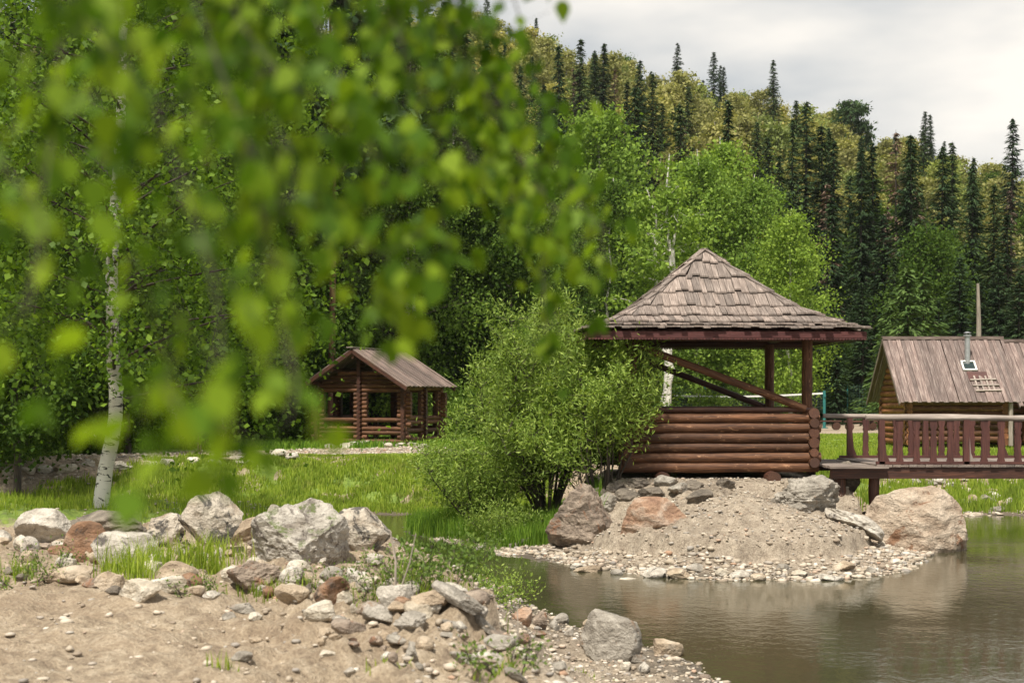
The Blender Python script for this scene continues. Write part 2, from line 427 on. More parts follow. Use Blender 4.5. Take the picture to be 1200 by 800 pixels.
ISLE = [(-.75, 26), (-.1, 24.3), (.82, 22.9), (1.31, 22.1), (2.04, 21.3), (3.1, 20.6), (4.4, 20.6), (5.6, 21.3), (6.5, 22.6), (7.1, 24.3), (7.3, 26), (7.2, 28), (6.5, 30.6), (3, 31.0), (-.5, 30.4), (-2.2, 29.6), (-2.0, 27.6)]
FAR = [(-80, 32.5), (-16, 32.8), (-9, 32.6), (-4, 33), (-2.2, 32.6), (1, 33.6), (6, 33), (9, 31.8), (11, 32.6), (16, 31.5), (80, 31), (900, 31), (900, 1500), (-900, 1500), (-900, 32.5)]
EX = np.array([-4000, -600, 0, 300, 560, 700, 850, 1000, 1100, 1200, 1500, 2500, 6000.])
EE = np.array([.36, .36, .335, .31, .274, .252, .226, .198, .178, .166, .16, .12, .10])
def zones(x, y):
    w = .25*fbm2(x, y, .8, 3, 5)
    dN = sdist(NEAR, x, y)+w; dT = sdist(TERR, x, y)+w*.8
    dI = sdist(ISLE, x, y)+w; dF = sdist(FAR, x, y)+w*1.6
    return dN, dT, dI, dF
def ground(x, y):
    x = np.asarray(x, float).ravel(); y = np.asarray(y, float).ravel()
    dN, dT, dI, dF = zones(x, y)
    r1 = fbm2(x, y, 1.1, 4, 11); r2 = fbm2(x, y, 5.0, 4, 12, .6); r3 = fbm2(x, y, .3, 3, 14)
    z = np.full(x.shape, -.9)
    z = np.maximum(z, np.minimum(0, .3*np.maximum(np.maximum(dN, dI), dF)))
    rub = sstep(2.2, .4, dT)*sstep(-1.8, -.2, dT)*sstep(20, 16, y)+.7*sstep(12.4, 13.6, y)*sstep(19, 16, y)*sstep(0, -2, x)
    s = np.clip(dN/np.maximum(dN-dT, .01), 0, 1)
    beach = 1.0*(.26*s+.74*sstep(.55, 1.0, s))*np.clip(dN/.8, 0, 1)**.5
    rise = sstep(1, 3, dT)*.10+.20*np.exp(-((x+.75)**2/.7+(y-10.6)**2/4))*(1+.5*r2)+rub*(.055*r2+.05*np.abs(r1))
    zn = np.where(dT > 0, 1.0+rise+.05*r1, beach)+.05*r1*np.clip(dN/1.5, 0, 1)+.05*r2*np.clip(dN/.6, 0, 1)
    z = np.where(dN > 0, zn, z)
    k = .28+.72*sstep(.5, 2.3, x)
    prof = .17*sstep(0, .9, dI)+.30*sstep(.9, 1.02, dI+.15*r1)+.85*sstep(1.1, 4.9, dI)**.85
    zi = prof*k+(.13*r1+.07*r2)*np.clip(dI, 0, 1)+.16*np.maximum(fbm2(x, y, .75, 2, 61), -.3)*sstep(1.0, 1.8, dI)*sstep(.4, 1.5, x)
    zi += .10*np.exp(-((x-4.0)**2/4.0+(y-23.0)**2/1.2))
    # flat pad under the gazebo and the deck
    pad = sstep(.75, 0, np.maximum(np.abs(x-3.9)-1.9, np.abs(y-27.7)-1.9))
    zi = zi*(1-pad)+np.clip(zi, 1.19, 1.25)*pad
    z = np.where(dI > 0, zi, z)
    hgt = 1.12*sstep(-.2, 4.2, dF)+.15*sstep(4, 40, dF)
    zf = hgt+(.17*r1+.06*r2)*np.clip(dF, 0, 1)*(.2+.8*sstep(5.5, 3.0, dF))
    a = x/np.maximum(y, 30); px = 600+a*S
    e = np.interp(px, EX, EE); yr = 235.0
    zr = yr*e-13.0
    up = sstep(0, 1, np.clip((y-88)/(yr-88), 0, 1))*.55+.45*np.clip((y-88)/(yr-88), 0, 1)
    dn = np.clip((y-yr)/500, 0, 1)
    zf = zf+np.where(y < yr, zr*up, zr*(1-.8*dn))*(1+.02*r3)+np.where(y > 95, 1.2*r3*np.clip((y-95)/20, 0, 1), 0)
    z = np.where(dF > 0, np.maximum(zf, z), z)
    return z
def gz(x, y): return float(ground([x], [y])[0])
def hit(px, py, y0=4.0, y1=400):
    Y = np.concatenate([np.arange(y0, 45, .04), np.arange(45, y1, .5)])
    X = (px-600)/S*Y; Z = H-(py-HZ)/S*Y
    g = np.maximum(ground(X, Y), 0)
    i = np.argmax(g >= Z) if (g >= Z).any() else len(Y)-1
    return X[i], Y[i], g[i]
def axis(lo, hi, step, outer_lo, outer_hi, ratio=1.16):
    a = list(np.arange(lo, hi, step)); s = step; v = a[-1]
    while v < outer_hi: s = min(s*ratio, 14); v += s; a.append(v)
    s = step; v = a[0]; b = []
    while v > outer_lo: s = min(s*ratio, 14); v -= s; b.append(v)
    return np.array(b[::-1]+a)
xs = axis(-7.5, 8.2, .055, -420, 420, 1.05); ys = axis(7.5, 34, .065, -60, 700, 1.035)
GX, GY = np.meshgrid(xs, ys); gx = GX.ravel(); gy = GY.ravel(); gzv = ground(gx, gy)
nx, ny = len(xs), len(ys)
I = np.arange(nx*ny).reshape(ny, nx)
F = np.stack([I[:-1, :-1].ravel(), I[:-1, 1:].ravel(), I[1:, 1:].ravel(), I[1:, :-1].ravel()], 1)
def pathc(x): return np.clip(42.3+.75*(x+4), 35.0, 42.6)
dN, dT, dI, dF = zones(gx, gy)
gra = np.zeros(gx.shape)
pathm = sstep(3.0, 2.0, np.abs(gy-pathc(gx))) * sstep(-1.0, -3.0, gx)
court = sstep(58, 62, gy)*sstep(88, 82, gy)*sstep(6, 9, gx)
gra = np.where(dF > 0, sstep(.1, .7, dF)*(1-pathm)*(1-court)*np.where((dF < 4.5) & (fbm2(gx, gy, .9, 3, 91) < -.12), .2, 1), gra)
gra = np.where(dN > 0, .75*sstep(-1.2, -2.4, dT)*sstep(17, 19, gy)+.75*sstep(15.5, 18.5, gy)*sstep(0, -1.5, gx), gra)
gra = np.where((dI > 0) & (gx < 1.6), .75*sstep(.3, .8, dI)*sstep(1.6, .8, gx)*sstep(24.6, 25.6, gy), gra)
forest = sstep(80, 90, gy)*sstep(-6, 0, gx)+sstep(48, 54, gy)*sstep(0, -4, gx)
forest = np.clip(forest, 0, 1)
isle = np.where(dI > 0, 1.0, 0)+np.where((dN > 0) & (dT < 0), .8, 0)+np.where(dF > 0, pathm*.6+court*.4, 0)
wet = sstep(.10, .0, gzv+.03*fbm2(gx, gy, 4, 2, 33))
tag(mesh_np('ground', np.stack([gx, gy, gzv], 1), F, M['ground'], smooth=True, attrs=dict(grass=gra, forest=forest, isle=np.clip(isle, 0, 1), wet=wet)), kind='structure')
w = mesh_np('water', np.array([(-80, -80, 0), (80, -80, 0), (80, 40, 0), (-80, 40, 0)]), np.array([(0, 1, 2, 3)]), M['water'])
tag(w, kind='structure')

# ------------------------------------------------------------------ grass and gravel (stuff)
def blades(name, x, y, h, wd, mat_, label, cat='grass', lean=.35, z=None):
    n_ = len(x); z = ground(x, y)-.02 if z is None else z
    a = rs.rand(n_)*2*np.pi; dx, dy = np.cos(a)*wd/2, np.sin(a)*wd/2
    b_ = rs.rand(n_)*2*np.pi; l = h*lean*rs.rand(n_)
    lx, ly = np.cos(b_)*l, np.sin(b_)*l
    V = np.empty((n_, 5, 3))
    V[:, 0] = np.stack([x-dx, y-dy, z], 1); V[:, 1] = np.stack([x+dx, y+dy, z], 1)
    V[:, 2] = np.stack([x+dx*.8+lx*.35, y+dy*.8+ly*.35, z+h*.55], 1); V[:, 3] = np.stack([x-dx*.8+lx*.35, y-dy*.8+ly*.35, z+h*.55], 1)
    V[:, 4] = np.stack([x+lx, y+ly, z+h*.97], 1)
    k = np.arange(n_)[:, None]*5
    F1 = k+np.array([[0, 1, 2]]); F2 = k+np.array([[0, 2, 3]]); F3 = k+np.array([[3, 2, 4]])
    Fa = np.concatenate([F1, F2, F3])
    o = mesh_np(name, V.reshape(-1, 3), Fa, mat_)
    return tag(o, label, cat, kind='stuff')
def scatter(n_, x0, x1, y0, y1, dens, clump=1.2, seed=3, thr=-.2, uview=False):
    y = y0+(y1-y0)*rs.rand(n_)**(1.5 if uview else 1); x = x0+(x1-x0)*rs.rand(n_)
    f = fbm2(x, y, clump, 3, seed)
    k = (f > thr-.5*rs.rand(n_)) & (rs.rand(n_) < dens(x, y))
    return x[k], y[k]
def dfar(x, y): return sdist(FAR, x, y)+.4*fbm2(x, y, .8, 3, 5)
pathf = lambda x, y: sstep(3.2, 2.2, np.abs(y-pathc(x)))*sstep(-1.0, -3.0, x)
courtf = lambda x, y: sstep(58, 62, y)*sstep(5, 9, x)
x, y = scatter(200000, -19, 1, 32, 39, lambda x, y: sstep(.0, .4, dfar(x, y))*(1-pathf(x, y)), 1.5)
hh = (.09+.13*rs.rand(len(x))**1.5)*(1-.65*sstep(35.5, 37.5, y))*(1+.35*fbm2(x, y, .6, 2, 77))
blades('grass', x, y, np.abs(hh), .026, M['grass'], 'bright green grass on the far bank below the log pavilion')
x, y = scatter(90000, 4, 17, 30.5, 38, lambda x, y: sstep(.0, .4, dfar(x, y))*np.where(fbm2(x, y, .9, 3, 91) < -.12, .12, 1), 1.5, thr=.0)
blades('grass', x, y, .13+.22*rs.rand(len(x)), .026, M['grass'], 'bright green grass on the far bank under the bridge')
x, y = scatter(90000, 3, 26, 38, 60, lambda x, y: (1-courtf(x, y)), 1.0)
blades('grass', x, y, .04+.05*rs.rand(len(x)), .04, M['grass'], 'short mown grass around the log cabins')
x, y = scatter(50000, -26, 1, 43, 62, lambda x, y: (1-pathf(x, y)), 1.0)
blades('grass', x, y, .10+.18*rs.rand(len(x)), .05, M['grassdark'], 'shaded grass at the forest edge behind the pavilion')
x, y = scatter(26000, -9, -1.2, 17.5, 25.8, lambda x, y: sstep(-1.0, -1.6, x)*sstep(17.5, 19.5, y)*.9, 1.8, thr=.0)
blades('grass', x, y, .07+.16*rs.rand(len(x))**2, .016, M['grass'], 'green grass behind the row of boulders')
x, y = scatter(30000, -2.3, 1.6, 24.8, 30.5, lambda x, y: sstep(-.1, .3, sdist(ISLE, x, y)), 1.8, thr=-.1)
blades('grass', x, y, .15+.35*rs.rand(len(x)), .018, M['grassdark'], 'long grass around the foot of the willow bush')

ICO_V = None
def ico():
    t = (1+5**.5)/2
    v = np.array([(-1, t, 0), (1, t, 0), (-1, -t, 0), (1, -t, 0), (0, -1, t), (0, 1, t), (0, -1, -t), (0, 1, -t), (t, 0, -1), (t, 0, 1), (-t, 0, -1), (-t, 0, 1)], float)
    v /= np.linalg.norm(v[0])
    f = np.array([(0, 11, 5), (0, 5, 1), (0, 1, 7), (0, 7, 10), (0, 10, 11), (1, 5, 9), (5, 11, 4), (11, 10, 2), (10, 7, 6), (7, 1, 8), (3, 9, 4), (3, 4, 2), (3, 2, 6), (3, 6, 8), (3, 8, 9), (4, 9, 5), (2, 4, 11), (6, 2, 10), (8, 6, 7), (9, 8, 1)])
    return v, f
IV, IF = ico()
def subdiv(v, f):
    v = list(map(tuple, v)); cache = {}; nf = []
    def mid(a, b):
        k = (min(a, b), max(a, b))
        if k not in cache:
            p = np.array(v[a])+np.array(v[b]); p /= np.linalg.norm(p); v.append(tuple(p)); cache[k] = len(v)-1
        return cache[k]
    for a, b, c in f:
        x_, y_, z_ = mid(a, b), mid(b, c), mid(c, a)
        nf += [(a, x_, z_), (b, y_, x_), (c, z_, y_), (x_, y_, z_)]
    return np.array(v), np.array(nf)
SV = {0: (IV, IF)}
for k in range(1, 6): SV[k] = subdiv(*SV[k-1])
def gravel(name, x, y, size, label):
    n_ = len(x); z = ground(x, y)
    sc3 = size[:, None]*np.stack([.6+.8*rs.rand(n_), .6+.8*rs.rand(n_), .35+.4*rs.rand(n_)], 1)
    base = IV[None]*(1+.28*(rs.rand(n_, 12, 1)-.5)*2)
    P_ = base*sc3[:, None, :]*.5
    a = rs.rand(n_)*6.28; ca, sa = np.cos(a)[:, None], np.sin(a)[:, None]
    X_ = P_[..., 0]*ca-P_[..., 1]*sa; Y_ = P_[..., 0]*sa+P_[..., 1]*ca
    V = np.stack([X_+x[:, None], Y_+y[:, None], P_[..., 2]+(z+size*.12)[:, None]], 2).reshape(-1, 3)
    Fa = (np.arange(n_)[:, None, None]*12+IF[None]).reshape(-1, 3)
    return tag(mesh_np(name, V, Fa, M['gravel']), label, 'gravel', kind='stuff')
def nearmask(x, y):
    dn = sdist(NEAR, x, y); dt = sdist(TERR, x, y)
    return np.where(dn > -.15, np.where(dt < .15, .95, .30*sstep(2.5, .2, dt)+.12), 0)
x, y = scatter(30000, -6, 3, 7, 22, nearmask, 1.3, thr=-.3)
sz = .018+.05*rs.rand(len(x))**3+.05*rs.rand(len(x))**14
gravel('gravel', x, y, sz, 'loose gravel and pebbles of the near shore')
def islemask(x, y):
    d = sdist(ISLE, x, y); return np.where(d > -.1, .26+.5*sstep(1.0, .5, d), 0)*sstep(.3, .8, x)
x, y = scatter(30000, -1, 7.6, 20, 26.2, islemask, 1.3, thr=-.5)
d_ = sdist(ISLE, x, y)
sz = .022+.05*rs.rand(len(x))**3+np.where(d_ < 1.0, .10, .02)*rs.rand(len(x))**6
gravel('gravel', x, y, sz, 'gravel and pebbles on the islet below the gazebo')
x, y = scatter(26000, -22, 1, 33, 46, lambda x, y: pathf(x, y), 1.3, thr=-.3)
gravel('gravel', x, y, .03+.10*rs.rand(len(x))**4, 'stony gravel of the path in front of the pavilion')
x, y = scatter(9000, 5, 16, 30, 35.5, lambda x, y: np.where(dfar(x, y) > -.2, np.where(fbm2(x, y, .9, 3, 91) < -.05, .8, sstep(1.2, .2, dfar(x, y))), 0)*sstep(5.5, 4, dfar(x, y)), 1.3, thr=-.1)
gravel('gravel', x, y, .04+.16*rs.rand(len(x))**4, 'stones along the far bank below the bridge')
x, y = scatter(6000, -2.3, 1.0, 24, 27, lambda x, y: np.where(sdist(ISLE, x, y) > -.2, sstep(.9, .2, sdist(ISLE, x, y)), 0), 1.3, thr=-.2)
gravel('gravel', x, y, .03+.12*rs.rand(len(x))**4, 'wet stones along the shore below the willow bush')

# ------------------------------------------------------------------ boulders
def rock_mesh(seed, dims, planes=14, sub=4, rough=.05, soft=0.0, flat=1.0):
    q = np.random.RandomState(seed); v, f = SV[sub]
    nrm = q.normal(size=(planes, 3)); nrm /= np.linalg.norm(nrm, axis=1)[:, None]
    dist = .55+.45*q.rand(planes)
    dot = np.maximum(v @ nrm.T, 1e-3)
    rr = dist[None]/dot
    r = np.minimum(rr.min(1), 1.15)
    if soft: r = (1-soft)*r+soft*.95
    p = v*r[:, None]
    p = p*(1+rough*1.4*fbm(v*1.8+seed, 3, seed)[:, None]) 
    nn = fbm(p*5+seed*3, 4, seed+9, .6); p = p+v*(rough*.7*nn)[:, None]
    # strata ledges
    p = p+v*(rough*.5*np.abs(fbm(np.stack([p[:, 0]*.6+p[:, 2]*2, p[:, 1]*.6, p[:, 2]*9], 1), 2, seed+4)))[:, None]
    lo, hi = p.min(0), p.max(0)
    p = (p-(lo+hi)/2)/(hi-lo)*np.array(dims)
    p[:, 2] += dims[2]/2
    return p, f
ri = 0
def boulder(px, pyb, wpx, hpx, m, label, name='boulder', cat='boulder', depth=.8, planes=10, soft=0., rough=.038, tilt=0, sink=.22, sub=4, seed=None, rz=0, group=None, Y=None, dz=0):
    global ri; ri += 1
    if Y is None: X, Y, Z = hit(px, pyb)
    else: X = (px-600)/S*Y; Z = max(gz(X, Y), 0)
    w_ = wpx/S*Y; h_ = hpx/S*Y
    Y2 = Y+w_*depth*.35; X2 = (px-600)/S*Y2
    full = h_/(1-sink)
    p, f = rock_mesh(seed or ri*13+5, (w_, w_*depth, full), planes, sub, rough, soft)
    ca, sa = math.cos(tilt), math.sin(tilt)
    q = p.copy(); q[:, 0] = p[:, 0]*ca-p[:, 2]*sa; q[:, 2] = p[:, 0]*sa+p[:, 2]*ca
    ca, sa = math.cos(rz), math.sin(rz); r_ = q.copy(); r_[:, 0] = q[:, 0]*ca-q[:, 1]*sa; r_[:, 1] = q[:, 0]*sa+q[:, 1]*ca
    o = mesh_np(name, r_, f, M[m], smooth=True)
    try: o.data.set_sharp_from_angle(angle=R(26))
    except Exception: pass
    zb = min(Z, gz(X2, Y2)+.1)
    o.location = (X2, Y2, zb-full*sink+dz)
    return tag(o, label, cat, group)
boulder(50, 636, 70, 40, 'rk_pale', 'low pale grey slab at the left end of the boulder row', depth=.7)
boulder(122, 634, 106, 32, 'rk_dark', 'long dark flat rock lying in front of the birch trunk', depth=.6, planes=10, rough=.09)
boulder(100, 659, 52, 46, 'rk_rust', 'rusty orange brown block below the long dark rock')
boulder(141, 668, 82, 46, 'rk_pale', 'pale slab leaning up to the right beside the rusty block', tilt=-.25, planes=9)
boulder(196, 640, 50, 38, 'rk_lichen', 'broken dark veined rock left of the black stained white boulder', rough=.09)
boulder(248, 637, 74, 58, 'rk_lichen', 'tall white boulder stained with black lichen', planes=11, sub=5, seed=41)
boulder(346, 663, 118, 78, 'rk_moss', 'biggest foreground boulder, grey with green moss on its sloping top', planes=8, tilt=-.12, sub=5, rough=.06, seed=77)
boulder(425, 643, 68, 48, 'rk_lichen', 'pale pointed boulder right of the mossy boulder', planes=10, sub=5)
boulder(321, 608, 17, 16, 'rk_white', 'small white stone behind the mossy boulder')
boulder(298, 636, 50, 28, 'rk_tan', 'tan slab between the white boulder and the mossy boulder', tilt=.3)
boulder(78, 684, 64, 20, 'rk_tan', 'flat tan stone on the bare dirt at left', planes=9)
boulder(206, 684, 54, 26, 'rk_tan', 'wedge shaped tan stone below the black stained boulder', planes=8)
boulder(166, 708, 52, 24, 'rk_white', 'flat cream stone half buried in the dirt edge', planes=9)
boulder(196, 694, 46, 16, 'rk_white', 'thin cream slab just above the half buried stone')
boulder(128, 693, 34, 22, 'rk_tan', 'small tan stone left of the half buried cream stone')
boulder(300, 692, 68, 34, 'rk_brown', 'brown layered slate below the mossy boulder', planes=8, rough=.08)
boulder(296, 671, 20, 12, 'rk_white', 'little white stone on top of the layered slate', Y=13.6)
boulder(283, 719, 32, 12, 'rk_grey', 'flat grey stone in the dirt near the frame middle left', planes=8)
boulder(299, 727, 18, 8, 'rk_white', 'small white chip in front of the flat grey stone')
boulder(375, 730, 38, 20, 'rk_white', 'white block on the rubble edge left of the grey wedge')
boulder(342, 711, 42, 20, 'rk_tan', 'low pale stone at the left start of the rubble mound')
boulder(441, 729, 50, 20, 'rk_grey', 'grey wedge of slate pointing up on the rubble mound', planes=7, tilt=-.4)
boulder(504, 718, 46, 21, 'rk_tan', 'blocky yellowish stone on the crest of the rubble mound', planes=8)
boulder(531, 712, 70, 18, 'rk_grey', 'long triangular slate slab standing against the bank', planes=6, tilt=-.55, depth=.5, sink=.1)
boulder(612, 732, 24, 20, 'rk_orange', 'orange stone on the shore gravel by the water')
boulder(633, 738, 18, 20, 'rk_brown', 'dark crumbly stone right beside the orange shore stone', rough=.12)
boulder(716, 773, 74, 56, 'rk_grey', 'large pointed grey rock at the near water edge', planes=8, sub=5, seed=131)
boulder(783, 769, 36, 20, 'rk_tan', 'small tan rock right of the pointed grey rock')
boulder(388, 681, 28, 17, 'rk_grey', 'oval grey stone under the right end of the mossy boulder', soft=.5)
boulder(284, 778, 28, 11, 'rk_grey', 'blue grey flat stone on the open dirt')
boulder(384, 772, 22, 10, 'rk_white', 'flat whitish stone on the dirt left of the mound foot')
boulder(480, 745, 40, 22, 'rk_grey', 'grey slate piece embedded in the front of the mound', rough=.08)
boulder(560, 748, 40, 13, 'rk_grey', 'steep slate piece on the right flank of the mound', tilt=-.5, depth=.4)
boulder(545, 780, 50, 14, 'rk_grey', 'lowest slate slab on the right flank of the mound', tilt=-.5, depth=.4)
boulder(455, 757, 24, 16, 'rk_tan', 'round tan stone in the middle of the mound')
for i in range(46):
    t_ = (i+.5)/46; px = 2+t_*545+rs.uniform(-12, 12); py = float(np.interp(px, [0, 120, 250, 330, 420, 480, 550], [650, 672, 680, 690, 700, 716, 735]))+rs.uniform(-24, 16)
    wd_ = 16+rs.rand()**1.6*34
    boulder(px, py, wd_, wd_*rs.uniform(.38, .7), ['rk_pale', 'rk_white', 'rk_tan', 'rk_pale', 'rk_lichen', 'rk_rust', 'rk_white'][i % 7], 'angular pale rock in the belt of rubble below the big foreground boulders', 'rubble_rock', 'rock', planes=7, sub=3, group='angular rocks of the foreground rubble belt', tilt=rs.uniform(-.5, .4), sink=.35, rz=rs.rand()*3)
# island boulders
boulder(680, 642, 84, 76, 'rk_brown', 'tall brown boulder at the left end of the islet', planes=10, sub=5, rough=.07, seed=211)
boulder(772, 619, 92, 36, 'rk_orange', 'flat orange brown slab left of the gravel mound', planes=9, depth=.5)
boulder(945, 600, 88, 42, 'rk_grey', 'layered grey outcrop below the gazebo corner', planes=12, rough=.10, sub=5, depth=.6)
boulder(996, 622, 74, 20, 'rk_pale', 'smooth pale slab against the big round boulder', planes=8, tilt=-.5, Y=23.6, depth=1.0)
boulder(1064, 646, 134, 74, 'rk_round', 'huge rounded tan boulder standing in the water beside the bridge', planes=13, soft=.35, sub=5, rough=.035, seed=305, Y=24.6, depth=.8)
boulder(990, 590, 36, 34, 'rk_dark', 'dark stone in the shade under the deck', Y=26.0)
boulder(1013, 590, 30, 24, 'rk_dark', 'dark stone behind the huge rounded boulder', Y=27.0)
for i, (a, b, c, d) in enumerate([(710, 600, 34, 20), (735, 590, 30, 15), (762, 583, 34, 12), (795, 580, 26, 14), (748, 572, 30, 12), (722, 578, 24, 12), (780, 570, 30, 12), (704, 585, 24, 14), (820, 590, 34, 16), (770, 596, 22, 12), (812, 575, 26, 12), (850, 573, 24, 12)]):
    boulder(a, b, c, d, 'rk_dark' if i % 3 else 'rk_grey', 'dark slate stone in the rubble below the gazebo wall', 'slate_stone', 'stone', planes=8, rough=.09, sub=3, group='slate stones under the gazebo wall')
for i in range(16):
    px = 668+i*25+rs.randint(-9, 9); py = 664+rs.randint(-3, 9)+(8 if 720 < px < 1000 else 0)
    boulder(px, py, 14+rs.rand()*22, 6+rs.rand()*6, ['rk_pale', 'rk_tan', 'rk_grey', 'rk_white'][i % 4], 'pale flat stone along the waterline of the islet', 'shore_stone', 'stone', planes=9, sub=3, group='flat stones along the islet waterline')
boulder(1140, 684, 16, 5, 'rk_orange', 'tiny orange rock breaking the water surface at right', Y=20.3, sink=.5)
for i in range(22):
    px = 6+i*16+rs.randint(-6, 6); py = 556-i*.8+rs.randint(-4, 4)
    boulder(px, py, 12+rs.rand()*18, 5+rs.rand()*6, ['rk_pale', 'rk_tan', 'rk_white'][i % 3], 'pale stone in the line of stones along the path', 'path_stone', 'stone', planes=9, sub=3, group='stones along the path edge')
for i in range(9):
    boulder(392+i*13+rs.randint(-5, 5), 523+rs.randint(-1, 3), 10+rs.rand()*10, 4+rs.rand()*3, ['rk_pale', 'rk_white'][i % 2], 'pale footing stone at the foot of the pavilion', 'footing_stone', 'stone', sub=2, planes=9, group='footing stones of the pavilion')
for i in range(26):
    boulder(1020-(i > 13)*190+i*14+rs.randint(-8, 8), 600-rs.rand()**1.5*34, 10+rs.rand()*14, 6+rs.rand()*6, ['rk_pale', 'rk_tan', 'rk_grey'][i % 3], 'stone lying in the grass of the bank below the bridge', 'bank_stone', 'stone', sub=2, planes=9, group='stones on the bank below the bridge')
for i in range(70):
    px = rs.uniform(240, 860); py = rs.uniform(690, 798)
    if px > 600+(py-690)*2.2: continue
    if px < 420 and rs.rand() < .6: continue
    boulder(px, py, 8+rs.rand()*16, 5+rs.rand()*8, ['rk_pale', 'rk_tan', 'rk_grey', 'rk_white', 'rk_brown'][i % 5], 'fist sized stone lying loose in the near rubble', 'loose_stone', 'stone', sub=2, planes=9, group='loose stones in the near rubble', depth=1)
for i in range(60):
    px = rs.uniform(330, 640); py = rs.uniform(692, 798)
    if px > 560+(py-690)*.8 or px < 300+(py-690)*1.6: continue
    boulder(px, py, 12+rs.rand()**2*30, 5+rs.rand()**2*9, ['rk_grey', 'rk_tan', 'rk_brown', 'rk_grey', 'rk_pale'][i % 5], 'broken slate piece in the rubble mound at the bottom middle', 'slate_piece', 'stone', sub=3, planes=7, group='broken slate pieces of the rubble mound', depth=.8, tilt=rs.uniform(-.6, .2), sink=.35)
for i in range(50):
    px = rs.uniform(0, 440); py = rs.uniform(640, 700)
    boulder(px, py, 8+rs.rand()*14, 5+rs.rand()*7, ['rk_pale', 'rk_tan', 'rk_dark', 'rk_brown'][i % 4], 'small stone tucked between the foreground boulders', 'small_stone', 'stone', sub=2, planes=9, group='small stones among the boulders', depth=1)

# ------------------------------------------------------------------ gazebo
GC = (3.73, 27.6, 1.26)
gaz = thing('gazebo', 'open log gazebo with a shingled pyramid roof standing on the islet', 'gazebo', GC, R(2.5))
hw, hd = 1.70, 1.62; lr = .093
def logwall(axis_, fixed, a0, a1, n_, z0, r, off=0, name='log_wall', mats=None, parent=None, rows=None):
    b = MB()
    for i in range(n_):
        if rows is not None and i not in rows: continue
        z = z0+r+i*2*r*.97+off
        e0, e1 = a0-random.uniform(0, .05), a1+random.uniform(0, .05)
        rr = r*random.uniform(.94, 1.06)
        if axis_ == 'x': b.log((e0, fixed, z), (e1, fixed, z), rr)
        else: b.log((fixed, e0, z), (fixed, e1, z), rr)
    return b.build(name, mats or [M['log'], M['logend']], parent, True, 40)
logwall('x', -hd, -hw-.12, hw+.10, 6, .04, lr, parent=gaz)
logwall('x', hd, -hw-.12, hw+.10, 6, .04, lr, parent=gaz)
logwall('y', -hw, -hd-.14, hd+.14, 6, .04, lr, .09, parent=gaz)
b = MB()
for i in range(6):
    z = .04+lr+i*2*lr*.97+.09
    b.log((hw, -hd-.16-random.random()*.04, z), (hw, -hd+.35, z), lr*random.uniform(.85, 1.05))
b.build('corner_stub', [M['log'], M['logend']], gaz, True, 40)
b = MB()
for i in range(6): z = .04+lr+i*2*lr*.97+.09; b.log((hw, hd-.35, z), (hw, hd+.15, z), lr)
b.build('corner_stub', [M['log'], M['logend']], gaz, True, 40)
b = MB()
for sy in (-1, 1): b.log((-hw-.05, sy*hd-.02, 1.19), (hw+.02, sy*hd-.02, 1.19), .05)
b.build('rail_cap', [M['logdark'], M['logend']], gaz, True, 40)
for xx in (-1.08, .92):
    b = MB(); b.log((xx, -hd-.34, -.06), (xx, hd+.3, -.06), .125); b.build('foundation_log', [M['logdark'], M['logend']], gaz, True, 40)
for sx in (-1, 1):
    for sy in (-1, 1):
        b = MB(); b.log((sx*(hw-.08), sy*(hd-.1)+(-.05 if sy < 0 else 0), 1.0), (sx*(hw-.08), sy*(hd-.1)+(-.05 if sy < 0 else 0), 2.5), .098, segs=7)
        b.build('post', [M['log'], M['logend']], gaz, True, 40)
b = MB(); b.log((-hw-.05, -hd+.02, 2.44), (hw-.14, -hd-.06, 1.20), .072, segs=7); b.build('brace', [M['log'], M['logend']], gaz, True, 40)
b = MB(); b.log((-hw+.1, hd-.02, 2.42), (hw-.15, hd-.02, 1.22), .062, segs=7); b.build('brace', [M['logdark'], M['logend']], gaz, True, 40)
b = MB()
for k in range(22): b.box((-hw+.08+k*(2*hw-.16)/21, 0, .12), (.148, 2*hd-.1, .04), jit=.003)
b.build('floor', M['deck'], gaz)
b = MB()
for sy in (-1, 1): b.log((-2.3, sy*(hd-.05), 2.52), (2.3, sy*(hd-.05), 2.52), .085)
for sx in (-1, 1): b.log((sx*(hw-.08), -2.1, 2.60), (sx*(hw-.08), 2.1, 2.60), .08)
b.build('ring_beam', [M['logdark'], M['logend']], gaz, True, 40)
